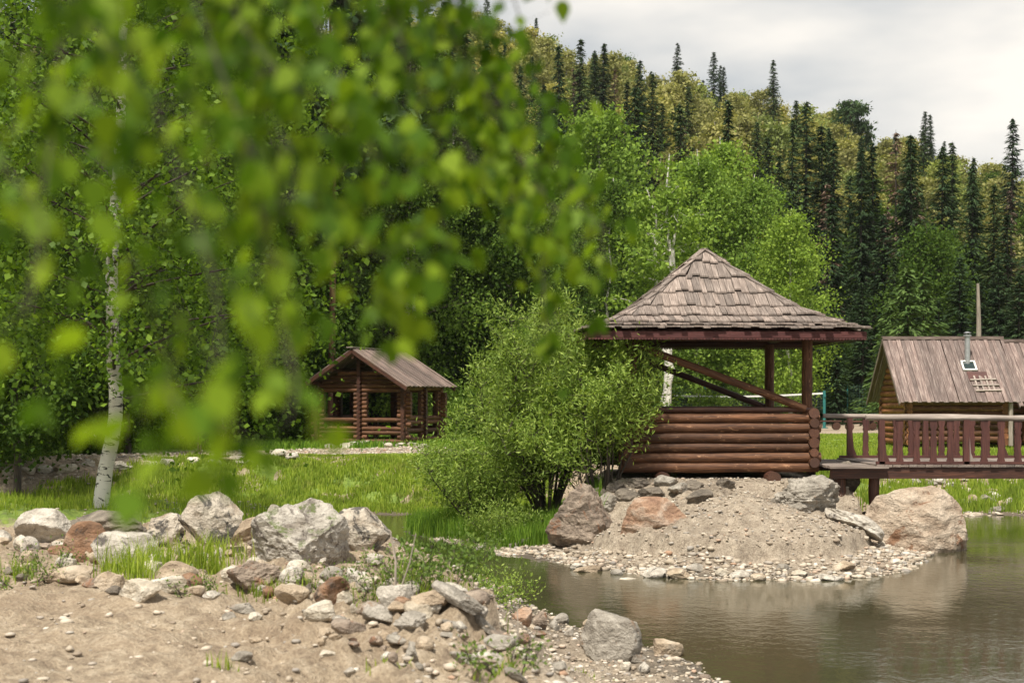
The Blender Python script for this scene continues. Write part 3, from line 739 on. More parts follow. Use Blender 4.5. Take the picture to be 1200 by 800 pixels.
# roof
EXH, EYH, ZP, ZE = 2.52, 2.38, 4.28, 2.60
SP = [0, .2, .45, .6, .78, .9, 1.0, 1.03]; DP = [0, .26, .57, .74, .88, .95, 1.0, 1.01]
def drop(s): return ZP-(ZP-ZE)*float(np.interp(s, SP, DP))
roof = MB()
courses = [.0, .15, .30, .45, .60, .74, .87, .94, 1.02]
for face in range(4):
    ex, ey = (EXH, EYH) if face % 2 == 0 else (EYH, EXH)
    ca, sa = math.cos(face*math.pi/2), math.sin(face*math.pi/2)
    for ci in range(len(courses)-1):
        s0, s1 = courses[ci], courses[ci+1]
        st = max(0, s0-.05); half = ex*s1; u = -half
        lift0, lift1 = .004, .070
        while u < half-.01:
            wd = random.uniform(.095, .165); u1 = min(u+wd, half)
            sb = s1+random.uniform(-.018, .018); lj = random.uniform(0, .026)
            gp = .004
            def pt(uu, s_, l): 
                x_ = uu; y_ = -ey*s_; z_ = drop(s_)+l
                return (x_*ca-y_*sa, x_*sa+y_*ca, z_)
            lim0 = ex*st
            if ci == 0: q0, q1 = 0, 0.0; ta = max(min(u, .02), -.02); tb = max(min(u1, .02), -.02)
            else: ta = max(min(u+gp, lim0), -lim0); tb = max(min(u1-gp, lim0), -lim0)
            if tb-ta < .004 and ci: 
                ta = tb = (ta+tb)/2; tb += .004
            hb = ex*sb
            ba, bb = max(u+gp, -hb), min(u1-gp, hb)
            th = .020
            vs = [pt(ta, st, lift0), pt(tb, st, lift0), pt(bb, sb, lift1+lj), pt(ba, sb, lift1+lj),
                  pt(ta, st, lift0-th), pt(tb, st, lift0-th), pt(bb, sb, lift1+lj-th-.008), pt(ba, sb, lift1+lj-th-.008)]
            ro = random.random()*60
            g = [(ta+ro, ro, st*3+ro), (tb+ro, ro, st*3+ro), (bb+ro, ro, sb*3+ro), (ba+ro, ro, sb*3+ro)]*2
            roof.add(vs, [(0, 3, 2, 1), (4, 5, 6, 7), (3, 7, 6, 2), (0, 4, 7, 3), (1, 2, 6, 5)], 0, g)
            u = u1
rf = roof.build('roof', M['shingle'], gaz)
for face in range(4):   # hip caps
    sx, sy = [(-1, -1), (1, -1), (1, 1), (-1, 1)][face]
    b = MB()
    ss = [.02, .2, .45, .69, .86, 1.01]
    for k in range(14):
        a = .01+k*.072; c_ = min(a+.085, 1.02)
        for side in (0, 1):
            off = Vector((-.035*sx, 0, 0)) if side == 0 else Vector((0, -.035*sy, 0))
            p0 = Vector((sx*EXH*a, sy*EYH*a, drop(a)+.04)); p1 = Vector((sx*EXH*c_, sy*EYH*c_, drop(c_)+.052))
            if face != 3 and side == 1 and k % 3 == 2: continue
            b.beam(p0+off, p1+off, .085, .016)
    b.build('hip_cap', M['shingle'], rf)
b = MB()   # ceiling boards (the solid under the shingles)
V = []; ss = [0.01, .45, .69, .86, 1.0]
for s_ in ss:
    for sx, sy in ((-1, -1), (1, -1), (1, 1), (-1, 1)): V.append((sx*(EXH-.03)*s_, sy*(EYH-.03)*s_, drop(s_)-.045))
b.add(V, [(i*4+k, i*4+(k+1) % 4, (i+1)*4+(k+1) % 4, (i+1)*4+k) for i in range(4) for k in range(4)])
b.build('ceiling', M['logdark'], gaz)
b = MB()
zf = ZE-.075
for sy in (-1, 1): b.box((0, sy*(EYH-.035), zf), (2*EXH-.05, .03, .11))
for sx in (-1, 1): b.box((sx*(EXH-.035), 0, zf), (.03, 2*EYH-.1, .11))
fas = b.build('fascia', M['fascia'], gaz)
b = MB()
def teeth(p0, p1, nrm):
    p0 = Vector(p0); p1 = Vector(p1); n_ = int((p1-p0).length/.055)
    for k in range(n_):
        a = p0.lerp(p1, k/n_); c_ = p0.lerp(p1, (k+.9)/n_); m_ = (a+c_)/2; dn_ = Vector((0, 0, -.035)); t_ = Vector(nrm)*.014
        vs = [a, c_, c_+dn_*.6, m_+dn_, a+dn_*.6]; vs = vs+[q+t_ for q in vs]
        b.add(vs, [(0, 1, 2, 3, 4), (9, 8, 7, 6, 5), (4, 3, 8, 9), (3, 2, 7, 8), (0, 5, 6, 1)])
zt = zf-.062
for args in (((-EXH+.03, -EYH+.012, zt), (EXH-.03, -EYH+.012, zt), (0, .012, 0)), ((-EXH+.012, EYH-.03, zt), (-EXH+.012, -EYH+.03, zt), (.012, 0, 0)),
             ((EXH-.012, -EYH+.03, zt), (EXH-.012, EYH-.03, zt), (-.012, 0, 0)), ((EXH-.03, EYH-.012, zt), (-EXH+.03, EYH-.012, zt), (0, -.012, 0))):
    b = MB(); teeth(*args); b.build('scalloped_trim', M['fascia'], fas)

# ------------------------------------------------------------------ deck and bridge
DZ = 1.45
dk = thing('landing_deck', 'grey plank landing deck between the gazebo and the footbridge', 'deck', (6.1, 26.9, 0))
b = MB()
for k in range(22):
    b.box((.07+random.uniform(-.02, .02), -1.62+k*.148, DZ-.02-.006*(k % 2)), (1.02+random.uniform(-.03, .05), .138, .04), jit=.004)
b.build('plank_floor', M['deck'], dk)
for yy in (-1.5, 1.4):
    b = MB(); b.box((.08, yy, DZ-.135), (.98, .14, .18)); b.build('beam', M['logdark'], dk)
for (xx, yy) in ((-.2, -1.35), (.42, -1.3), (-.2, 1.2), (.42, 1.2)):
    b = MB(); zg = gz(6.1+xx, 26.9+yy); b.log((xx, yy, zg-.2-0), (xx, yy, DZ-.23), .10); b.build('support_log', [M['logdark'], M['logend']], dk, True, 40)
br = thing('footbridge', 'wooden footbridge with carved red brown balusters and a grey log handrail', 'bridge', (6.5, 0, DZ))
b = MB()
LEN = 8.0
for k in range(int(LEN/.145)): b.box((.07+k*.145, 26.9, -.0), (.136, 3.1+random.uniform(-.03, .03), .045), jit=.003)
b.build('plank_floor', M['deck'], br)
for yy in (25.45, 28.3):
    b = MB(); b.box((LEN/2, yy, -.13), (LEN, .12, .20)); b.build('beam', M['logdark'], br)
    b = MB(); b.box((LEN/2, yy-.06, .052), (LEN, .07, .05)); b.build('kick_board', M['redwood'], br)
def baluster(xx, yy, w_=.13):
    b = MB(); pr = [(0, .5), (.10, .5), (.14, .38), (.18, .5), (.30, .38), (.44, .46), (.55, .30), (.60, .46), (.64, .32), (.70, .5), (.82, .5)]
    V = []
    for z_, q in pr:
        for sx in (-1, 1):
            for sy in (-1, 1): V.append((xx+sx*w_*q*random.uniform(.95, 1.05), yy+sy*.018, z_*.99+.0))
    fs = []
    for i in range(len(pr)-1):
        a = i*4; c_ = a+4
        fs += [(a, a+2, c_+2, c_), (a+1, c_+1, c_+3, a+3), (a, c_, c_+1, a+1), (a+2, a+3, c_+3, c_+2)]
    fs += [(0, 1, 3, 2)]
    ro = random.random()*50
    b.add(V, fs, 0, [(v[0]-xx+ro, v[1]-yy+ro, v[2]+ro) for v in V])
    return b.build('baluster', M['redwood'], br)
for side, yy in ((0, 25.40), (1, 28.36)):
    b = MB()
    pts = [(-.30 if side else -.18, yy, .86), (1.0, yy, .845), (2.2, yy, .85), (3.4, yy, .82), (5, yy, .84), (LEN, yy, .83)]
    b.tube(pts, [.045, .047, .05, .048, .052, .05], 10, True, .04)
    b.build('handrail', M['greywood'], br, True, 40)
    for k in range(26):
        xx = .12+k*.302+(.13 if side else 0)
        if xx > LEN-.1: break
        if k % 5 == 0:
            b = MB(); b.box((xx-.02, yy+.0, .40), (.10, .09, .84)); b.build('railing_post', M['redwood'] if k % 10 else M['redwood'], br)
            b = MB(); sg = -1 if side else 1
            b.add([(xx+.035, yy-.03, .52), (xx+.035, yy+.03, .52), (xx+.16, yy-.03, -.02), (xx+.16, yy+.03, -.02), (xx+.035, yy-.03, -.02), (xx+.035, yy+.03, -.02), (xx+.06, yy-.03, .22), (xx+.06, yy+.03, .22)],
                  [(0, 6, 2, 4), (1, 5, 3, 7), (0, 1, 7, 6), (6, 7, 3, 2), (4, 2, 3, 5), (0, 4, 5, 1)])
            b.build('buttress', M['greywood'] if k == 5 and side == 0 else M['redwood'], br)
        else: baluster(xx, yy)
for xx in (2.4, 5.8):
    b = MB(); b.log((xx, 25.6, -2.1), (xx, 25.6, -.22), .1); b.build('pile', [M['logdark'], M['logend']], br, True, 40)
    b = MB(); b.log((xx, 28.2, -2.1), (xx, 28.2, -.22), .1); b.build('pile', [M['logdark'], M['logend']], br, True, 40)
for o in [c for c in C.objects if c.name.startswith('pile')][:2]: bpy.data.objects.remove(o)

# ------------------------------------------------------------------ log pavilion (left)
hx0, hy0 = P0 = ((423-600)/S*47.6, 47.6)
pav = thing('log_pavilion', 'small open log pavilion with a gabled board roof by the path at left', 'pavilion', (hx0, hy0, 1.13), R(-24))
PW, PD, pr_ = 1.66, 2.55, .075
rows_full = {0, 2, 3, 5, 12, 13, 14, 15, 16}
def pavwall(y0, name):
    b = MB()
    for i in range(17):
        z = .06+pr_+i*.142
        lim = PW if i < 14 else PW-(i-13)*.30
        if i in rows_full: b.log((-lim-.1, y0, z), (lim+.1, y0, z), pr_*random.uniform(.93, 1.05))
        else:
            for xc in (-PW, 0, PW): b.log((xc-.25, y0, z), (xc+.25, y0, z), pr_)
    return b.build(name, [M['log'], M['logend']], pav, True, 40)
pavwall(0, 'gable_wall'); pavwall(PD, 'gable_wall')
def pavside(x0):
    b = MB()
    for i in range(14):
        z = .06+pr_+i*.142+.07
        if i in (0, 2, 4, 5, 12, 13): b.log((x0, -.1, z), (x0, PD+.1, z), pr_*random.uniform(.93, 1.05))
        else:
            for yc in (0.05, PD/2, PD-.05): b.log((x0, yc-.22, z), (x0, yc+.22, z), pr_)
    return b.build('side_wall', [M['log'], M['logend']], pav, True, 40)
pavside(-PW); pavside(PW)
for (xc, yc, z1) in ((0, -.02, 2.75), (-PW, -.02, 2.0), (PW, -.02, 2.0), (0, PD+.02, 2.75), (-PW, PD+.02, 2.0), (PW, PD+.02, 2.0), (PW, PD/2, 2.0), (-PW, PD/2, 2.0)):
    b = MB()
    z = .05
    while z < z1:
        ln_ = .16
        if abs(yc-PD/2) < .1: b.log((xc-ln_, yc, z+.07), (xc+ln_, yc, z+.07), .072, segs=1)
        else: b.log((xc, yc-ln_, z+.07), (xc, yc+ln_, z+.07), .075, segs=1)
        z += .142
    b.build('corner_post', [M['logdark'], M['logdark']], pav, True, 40)
ER, EE_ = 3.17, 1.92; EW = 2.05
def pavroof(sx):
    b = MB(); k = 0; yv = -.62
    while yv < PD+.45:
        wd = random.uniform(.13, .19)
        lift = .02*(k % 2)
        b.beam((sx*(EW+random.uniform(-.03, .04)), yv+wd/2, EE_+.03+lift), (sx*.02, yv+wd/2, ER+.03+lift), wd*.97, .028, up=(0, 0, 1)); yv += wd*.96; k += 1
    o = b.build('roof_slope', M['hutroof'], pav); return o
pavroof(-1); pavroof(1)
b = MB(); b.box((-.05, PD/2-.1, ER+.085), (.24, PD+1.15, .03)); b.build('ridge_board', M['greywood'], pav)
for yv in (-.60, PD+.42):
    b = MB()
    for sx in (-1, 1): b.beam((sx*EW, yv, EE_-.05), (0, yv, ER-.05), .04, .12)
    b.build('barge_board', M['logdark'], pav)
b = MB()
for xc, zz in ((-PW, 2.08), (PW, 2.08), (0, 2.95), (-.8, 2.52), (.8, 2.52)): b.log((xc, -.55, zz), (xc, PD+.4, zz), .065)
b.build('purlin', [M['logdark'], M['logend']], pav, True, 40)
b = MB(); b.box((.0, PD*.5, .02), (2*PW, PD, .04)); b.build('floor', M['deck'], pav)
b = MB(); b.box((-.5, PD*.55, .75), (1.2, 2.2, .05))
for xx in (-.9, -.1):
    for yy in (1.1, 2.7): b.box((xx, yy, .38), (.08, .08, .7))
tb = b.build('picnic_table', M['logdark']); tb.matrix_world = pav.matrix_basis.copy(); tb.location = (hx0, hy0, 1.16); tb.rotation_euler = (0, 0, R(-24))
tag(tb, 'dark plank table standing inside the log pavilion', 'table')

# ------------------------------------------------------------------ cabins (right)
def cabin(xl, xr, yf, yb, zr, ze, label, hatch=True, mainname='log_cabin'):
    cb = thing(mainname, label, 'cabin', ((xl+xr)/2, (yf+yb)/2, 1.22))
    hx, hy = (xr-xl)/2, (yb-yf)/2; zr -= 1.22; ze -= 1.22
    for sy in (-1, 1):
        b = MB(); xx = -hx; k = 0
        while xx < hx-.02:
            wd = random.uniform(.11, .17); lift = .022*(k % 2)
            x2 = xx+wd/2
            b.beam((x2, sy*(hy+random.uniform(-.02, .03)), ze+lift), (x2+random.uniform(-.01, .01), sy*.01, zr+lift), min(wd, hx-xx)*.94, .025)
            xx += wd; k += 1
        sl_ = b.build('roof_slope', M['cabinroof'], cb)
        if sy == -1: front = sl_
    b = MB(); b.box((0, 0, zr+.055), (2*hx+.06, .16, .03)); b.box((0, -.09, zr+.02), (2*hx+.06, .03, .1)); b.build('ridge_board', M['cabinroof'], cb)
    for sx in (-1, 1):
        b = MB()
        for sy in (-1, 1): b.beam((sx*(hx+.01), sy*hy, ze-.06), (sx*(hx+.01), 0, zr-.06), .03, .10)
        b.build('barge_board', M['cabinroof'], cb)
    wx, wy = hx-.42, hy-.55; r = .10
    ztop = ze-.05
    for sx in (-1, 1):
        b = MB(); z = r; k = 0
        sl = (zr-ze)/hy
        while z < zr-.25:
            lim = wy+.12 if z < ztop+.35 else max(.1, (zr-z-.12)/sl-.02)
            lim = min(lim, (zr-z-.05)/sl)
            b.log((sx*wx, -lim, z), (sx*wx, lim, z), r*random.uniform(.92, 1.04)); z += .19
        b.build('gable_wall', [M['cabinlog'], M['cabinlog']], cb, True, 40)
    for sy in (-1, 1):
        b = MB(); z = r*2
        while z < ztop+.2:
            b.log((-wx-.14, sy*wy, z), (wx+.14, sy*wy, z), r*random.uniform(.92, 1.04)); z += .19
        b.build('side_wall', [M['log'], M['cabinlog']], cb, True, 40)
    b = MB()
    for sx in (1,): b.log((sx*(wx+.05), -hy+.15, 0), (sx*(wx+.05), -hy+.15, ze+.05), .07)
    b.build('porch_post', [M['greywood'], M['logend']], cb, True, 40)
    if hatch:
        sl = (zr-ze)/hy
        def rp_(x_, d, l=0):   # d: distance from ridge in y toward viewer
            return Vector((x_, -d, zr-d*sl+l))
        ang = math.atan(sl); rot = Matrix.Rotation(ang, 3, 'X')
        xh = (1133-600)/S*45.2-(xl+xr)/2
        b = MB(); cc = rp_(xh, .95, .06)
        for dx in (-.2, .2): b.box(cc+Vector((dx, 0, 0)), (.05, .42, .05), rot)
        for dy in (-.19, .19): b.box(cc+rot @ Vector((0, dy, .003)), (.45, .05, .05), rot)
        h_ = b.build('roof_hatch', M['white'], cb)
        b = MB(); b.box(cc+rot @ Vector((0, 0, -.015)), (.36, .34, .02), rot); b.build('pane', M['glass'], h_)
        b = MB(); pz = rp_(xh, .80)
        b.tube([pz+Vector((0, 0, -.1)), pz+Vector((0, 0, .85))], .085, 16); b.tube([pz+Vector((0, 0, .85)), pz+Vector((0, 0, .89))], .125, 16)
        b.tube([pz+Vector((0, 0, .95)), pz+Vector((0, 0, .99))], [.13, .02], 16)
        for a in range(3): b.box(pz+Vector((.08*math.cos(a*2.1), .08*math.sin(a*2.1), .92)), (.015, .015, .09))
        b.build('chimney_pipe', M['galv'], cb, True, 40)
        b = MB(); b.box(rp_(xh+.18, 1.28, .045), (.62, .42, .012), rot); b.build('roof_patch', M['redwood'], cb)
        b = MB()
        for k, d in enumerate((1.42, 1.60, 1.76)): b.box(rp_(xh+.30+.03*k, d, .09), (.82, .05, .035), rot @ Matrix.Rotation(.03, 3, 'Z'))
        for dx in (-.05, .12, .30, .45): b.box(rp_(xh+.1+dx, 1.5, .065), (.05, .62, .03), rot)
        b.build('roof_ladder', M['greywood'], cb)
    return cb
cabin(11.98, 15.82, 43.9, 48.0, 4.62, 2.56, 'log cabin with a steep board roof, metal chimney pipe and small roof hatch')
cabin(16.05, 22.0, 44.9, 49.4, 4.58, 2.45, 'second log cabin with a plain board roof, cut off by the right edge', hatch=False)

# ------------------------------------------------------------------ court furniture
xn, yn = (966-600)/S*72, 72
def teal_post(px, Y, h_, label):
    X = (px-600)/S*Y; z = gz(X, Y)
    b = MB(); b.tube([(0, 0, -.05), (0, 0, h_)], .075, 10); b.tube([(0, 0, 0), (0, 0, .05)], .18, 12)
    b.box((0, -.09, h_-.25), (.10, .06, .12))
    o = b.build('net_post', M['teal'], None, True, 40); o.location = (X, Y, z); return tag(o, label, 'post'), (X, Y, z)
_, a0 = teal_post(966, 70, 1.85, 'thick teal net post right of the gazebo corner post')
_, a1 = teal_post(742, 74, 1.9, 'teal net post seen behind the willow bush')
nb = thing('volleyball_net', 'volleyball net with a white top tape seen through the gazebo', 'net', ((a0[0]+a1[0])/2, (a0[1]+a1[1])/2, a0[2]))
cx_, cy_ = (a0[0]+a1[0])/2, (a0[1]+a1[1])/2
def sag(t): return 1.72-.16*math.sin(math.pi*t)
b = MB(); NN = 24
for k in range(NN):
    t0, t1 = k/NN, (k+1)/NN
    q = lambda t: Vector((a0[0]+(a1[0]-a0[0])*t-cx_, a0[1]+(a1[1]-a0[1])*t-cy_, sag(t)))
    b.beam(q(t0), q(t1), .012, .085)
b.build('top_tape', M['white'], nb)
b = MB()
for k in range(60):
    t = k/59; p = Vector((a0[0]+(a1[0]-a0[0])*t-cx_, a0[1]+(a1[1]-a0[1])*t-cy_, sag(t))); b.beam(p, p-Vector((0, 0, .8)), .008, .008)
for j in range(1, 7):
    for k in range(NN):
        q = lambda t: Vector((a0[0]+(a1[0]-a0[0])*t-cx_, a0[1]+(a1[1]-a0[1])*t-cy_, sag(t)-j*.13)); b.beam(q(k/NN), q((k+1)/NN), .008, .008)
b.build('netting', M['net'], nb)
fpx = [700, 760, 826, 926, 993, 1060, 1130]
fc = thing('wire_fence', 'tall green wire fence along the back of the sports court', 'fence', (14, 82, 1.3))
for p in fpx:
    X = (p-600)/S*82
    b = MB(); b.tube([(X-14, 0, -.1), (X-14, 0, 2.3)], .04, 8); b.build('fence_post', M['teal'], fc)
b = MB()
for z in np.arange(.1, 2.3, .17): b.beam(((700-600)/S*82-14, 0, z), ((1130-600)/S*82-14, 0, z), .008, .008)
for xx in np.arange((700-600)/S*82, (1130-600)/S*82, .17): b.beam((xx-14, 0, .05), (xx-14, 0, 2.28), .008, .008)
b.build('wire_mesh', M['wireteal'], fc)
def bench(px, Y, label):
    X = (px-600)/S*Y; t_ = thing('log_bench', label, 'bench', (X, Y, gz(X, Y)), 0, 'log benches beside the court')
    b = MB(); b.box((0, 0, .42), (1.3, .36, .07)); b.build('seat', M['logdark'], t_)
    for dx in (-.42, .42):
        b = MB(); b.log((dx, -.16, .19), (dx, .16, .19), .18); b.build('leg', [M['logdark'], M['logend']], t_, True, 40)
bench(969, 66, 'dark log bench beside the teal net post'); bench(1006, 66, 'middle dark log bench at the edge of the court'); bench(1033, 66, 'dark log bench nearest the log cabin')
# log on the grass, brazier, fallen birches, sticks
def single(name, pts, rad, m, label, cat, cm=None, n_=10, wob=.05):
    b = MB(); o0 = Vector(pts[0]); b.tube([Vector(p)-o0 for p in pts], rad, n_, True, wob, 0, 1 if cm else 0)
    o = b.build(name, [m, cm] if cm else m, None, True, 40); o.location = o0; return tag(o, label, cat)
def pix(px, py, Y): return Vector(((px-600)/S*Y, Y, H-(py-HZ)/S*Y))
single('fallen_log', [pix(1122, 535, 38.5), pix(1172, 537, 38.2)], [.13, .12], M['deadwood'], 'pale cut log lying on the grass behind the footbridge', 'log')
single('fallen_birch', [pix(-14, 480, 40), pix(10, 502, 40), pix(38, 527, 40)], [.05, .06, .065], M['birchbark'], 'thin white birch trunk leaning down at the far left', 'fallen tree')
single('fallen_tree', [pix(72, 498, 50), pix(96, 506, 49), pix(122, 513, 48)], [.09, .08, .07], M['deadwood'], 'pale fallen trunk lying at the dark forest edge', 'fallen tree')
X, Y, Z = hit(248, 536)
bz = thing('brazier', 'rusty iron fire box on thin legs beside the path', 'brazier', (X, Y, Z))
b = MB(); 
b.box((0, 0, .62), (.70, .36, .02)); b.box((0, -.18, .73), (.70, .012, .22)); b.box((0, .18, .73), (.70, .012, .22)); b.box((-.35, 0, .73), (.012, .36, .22)); b.box((.35, 0, .73), (.012, .36, .22))
b.build('fire_box', M['rust'], bz)
for dx in (-.32, .32):
    for dy in (-.15, .15):
        b = MB(); b.beam((dx, dy, 0), (dx*.95, dy, .63), .03, .03); b.build('leg', M['rust'], bz)
def stick(px, py, dx, dy, dz, r, label):
    X, Y, Z = hit(px, py); z0 = Z-.03
    return single('dry_stick', [(X, Y, z0), (X+dx*.5+.02, Y+dy*.5, z0+dz*.55), (X+dx, Y+dy, z0+dz)], [r, r*.8, r*.4], M['deadwood'], label, 'stick', n_=6)
stick(463, 706, -.03, 0, .42, .010, 'dry stick standing upright at the rubble crest')
stick(466, 700, .12, 0, .42, .007, 'thin dry stick leaning right beside the upright stick')
stick(600, 778, .03, .1, .33, .006, 'thin twig poking up from the mound flank')
single('driftwood', [pix(585, 646, 25), pix(605, 640, 25), pix(622, 630, 25.2)], [.07, .09, .05], M['deadwood'], 'grey driftwood branch lying at the edge of the islet', 'driftwood')
single('driftwood', [pix(622, 641, 24.4), pix(650, 644, 24.2), pix(668, 648, 24.0)], [.025, .022, .015], M['deadwood'], 'thin pale driftwood stick in front of the brown boulder', 'driftwood')

# ------------------------------------------------------------------ trees
def leafquads(c, d, nrm, ln, wd):
    """diamond leaves: c centres(n,3) d direction nrm normal"""
    d = d/np.linalg.norm(d, axis=1)[:, None]; s = np.cross(d, nrm); s /= (np.linalg.norm(s, axis=1)[:, None]+1e-9)
    u = np.cross(s, d)
    ln = ln[:, None]; wd = wd[:, None]
    V = np.stack([c-d*ln*.5, c-s*wd*.5+u*wd*.12, c+d*ln*.5, c+s*wd*.5+u*wd*.12], 1)
    n_ = len(c); return V.reshape(-1, 3), (np.arange(n_)[:, None]*4+np.array([[0, 1, 2, 3]]))
def rdir(q, n_): v = q.normal(size=(n_, 3)); return v/np.linalg.norm(v, axis=1)[:, None]
def broadleaf(name, seed, h, w_, base, nleaf, lsz, bark, leafm, droop=.3, nl=26, trunks=1, prof='oval', tr=None, cl=.5, lean=0, elong=1.5, flat_=.55, curve=None):
    q = np.random.RandomState(seed); random.seed(seed)
    tb_ = MB(); cents = []; wts = []
    tr = tr or h*.011
    for ti in range(trunks):
        a0_ = q.rand()*6.28; sp = 0 if trunks == 1 else w_*.22
        npt = 36 if curve else 9; pts = []; wob = q.normal(size=(npt, 2))*h*.012
        for i in range(npt):
            t = i/(npt-1); pts.append(Vector((wob[i, 0]*min(1, t*3)+math.cos(a0_)*sp*t+lean*t*h, wob[i, 1]*min(1, t*3)+math.sin(a0_)*sp*t, t*h*(.97 if ti == 0 else .85))))
        if curve:
            for i in range(npt):
                t = i/(npt-1); pts[i] = Vector((float(np.interp(t*h, curve[0], curve[1]))+wob[i, 0]*.03*t, wob[i, 1]*.03*t, t*h))
        tb_.tube(pts, [tr*(1-.9*(i/(npt-1)))+.008 for i in range(npt)], 10, True, .05)
        def tp(t):
            f_ = t*(npt-1); i = min(int(f_), npt-2); return pts[i].lerp(pts[i+1], f_-i)
        for k in range(nl//trunks):
            t = base+(1-base)*((k+.5)/(nl//trunks))**.9; t = min(t, .97); u = (t-base)/(1-base)
            if prof == 'oval': pw = math.sin(math.pi*min(1, (u*.82+.16)))**.7
            elif prof == 'top': pw = (math.sin(math.pi*min(1, u*.7+.28)))**.6
            else: pw = (1-u)**.7*.9+.1
            ln_ = w_*.5*pw*q.uniform(.65, 1.15); az = k*2.4+q.rand()*.8; el = q.uniform(.35, .95)
            p0 = tp(max(base*.5, t-.5*ln_/h)); dirv = Vector((math.cos(az)*math.cos(el*.8), math.sin(az)*math.cos(el*.8), math.sin(el)*.8))
            lp = [p0]
            for s_ in range(1, 6):
                f_ = s_/5; lp.append(p0+Vector((dirv.x*ln_*f_*1.1, dirv.y*ln_*f_*1.1, dirv.z*ln_*(f_-droop*f_*f_*1.2))))
            tb_.tube(lp, [min(tr*.28, .04+tr*.06)*(1-.8*f_/5)*(1-u*.5) for f_ in range(6)], 6, False, mi=1)
            for s_ in range(3):
                j = 2+s_ if s_ < 3 else 4; side = rdir(q, 1)[0]; ee = lp[j]+Vector(side*ln_*.3)
                tb_.tube([lp[j], ee], [tr*.07, tr*.03], 4, False, mi=1); cents.append(ee); wts.append(.8)
            for j in range(3 if curve else 2, 6): cents.append(lp[j]); wts.append(.5+.2*j*(1 if j < 5 else 1.2))
    ce = np.array([tuple(c) for c in cents]); wt = np.array(wts); wt *= (.5+q.rand(len(wt))); wt /= wt.sum()
    idx = q.choice(len(ce), nleaf, p=wt); rad = cl*(.6+.8*q.rand(len(ce)))[idx]
    off = q.normal(size=(nleaf, 3))*rad[:, None]*np.array([1, 1, flat_])
    off[:, 2] -= np.abs(q.normal(size=nleaf))*rad*droop*2.2
    c = ce[idx]+off
    d = rdir(q, nleaf); d[:, 2] -= droop*1.2
    nr = rdir(q, nleaf)*.8+np.array([0, 0, .6])+off/np.maximum(np.linalg.norm(off, axis=1)[:, None], .01)*.5
    s_ = lsz*(.5+1.1*q.rand(nleaf)**1.4)
    if curve:   # bare inner crown around the stem
        ax_ = np.interp(c[:, 2], curve[0], curve[1]); kp = (np.hypot(c[:, 0]-ax_, c[:, 1]) > .75) | (q.rand(nleaf) < .12)
        kp &= ~((np.abs(c[:, 0]-ax_) < .30) & (c[:, 1] < 0) & (q.rand(nleaf) < .6))
        c, d, nr, s_ = c[kp], d[kp], nr[kp], s_[kp]
    V, Fq = leafquads(c, d, nr, s_*elong, s_)
    return tb_, (V, Fq), bark, leafm
def build_tree(name, spec, loc, rz, label, cat='tree', group=None, tilt=None, limb=None):
    tb_, (V, Fq), bark, leafm = spec
    t_ = thing(name, label, cat, loc, rz, group)
    a = tb_.build('trunk', [M[bark], M[limb or 'bark']], t_, True, 60); c = mesh_np('crown', V, Fq, M[leafm], t_)
    return reg(t_, [a, c])
def conifer(seed, h, r, dens=1.0, leafm='lf_con', bark='bark', base=.04, sparse=0.0, fw=.24):
    q = np.random.RandomState(seed); random.seed(seed); tb_ = MB()
    tb_.tube([(0, 0, 0), (q.normal()*.05, q.normal()*.05, h*.5), (0, 0, h)], [h*.011+.02, h*.007, .01], 8)
    cs, ds, ns, ls, ws = [], [], [], [], []
    z = h*base; 
    while z < h*.99:
        u = z/h; L_ = 1.55*r*((1-u)**.85)*(.35+.65*min(1, (u-base)/.15+.4)); nb = max(4, int(8*dens*(1-u*.3)))
        for k in range(nb):
            if q.rand() < sparse: continue
            az = q.rand()*6.28; ln_ = L_*q.uniform(.65, 1.12)+.12
            dr = .28 if u < .7 else -.05
            m_ = max(2, int(ln_/.24))
            tb_.tube([(0, 0, z), (math.cos(az)*ln_*.9, math.sin(az)*ln_*.9, z-ln_*dr*.9)], [.03*(1-u)+.008, .006], 3, False)
            for s_ in range(m_):
                f_ = (s_+.7)/m_; rr = ln_*f_; zz = z-ln_*dr*(f_**1.2)*1.1+.08*ln_*max(0, f_-.7)
                for e in (-1, 0, 1):
                    a2 = az+e*.45*(1-f_*.3); x_ = math.cos(az)*rr-math.sin(az)*e*fw*.5*(1.1-f_*.5); y_ = math.sin(az)*rr+math.cos(az)*e*fw*.5*(1.1-f_*.5)
                    cs.append((x_+q.normal()*.05, y_+q.normal()*.05, zz-abs(e)*.05+q.normal()*.05)); ds.append((math.cos(a2), math.sin(a2), -.35+q.normal()*.25)); ns.append((q.normal()*.4, q.normal()*.4, 1)); ls.append(fw*2.2*q.uniform(.7, 1.3)); ws.append(fw*.55*q.uniform(.7, 1.3))
        z += .25*(.8+.4*q.rand())*(1.25-.3*u)
    V, Fq = leafquads(np.array(cs), np.array(ds), np.array(ns), np.array(ls), np.array(ws))
    return tb_, (V, Fq), bark, leafm

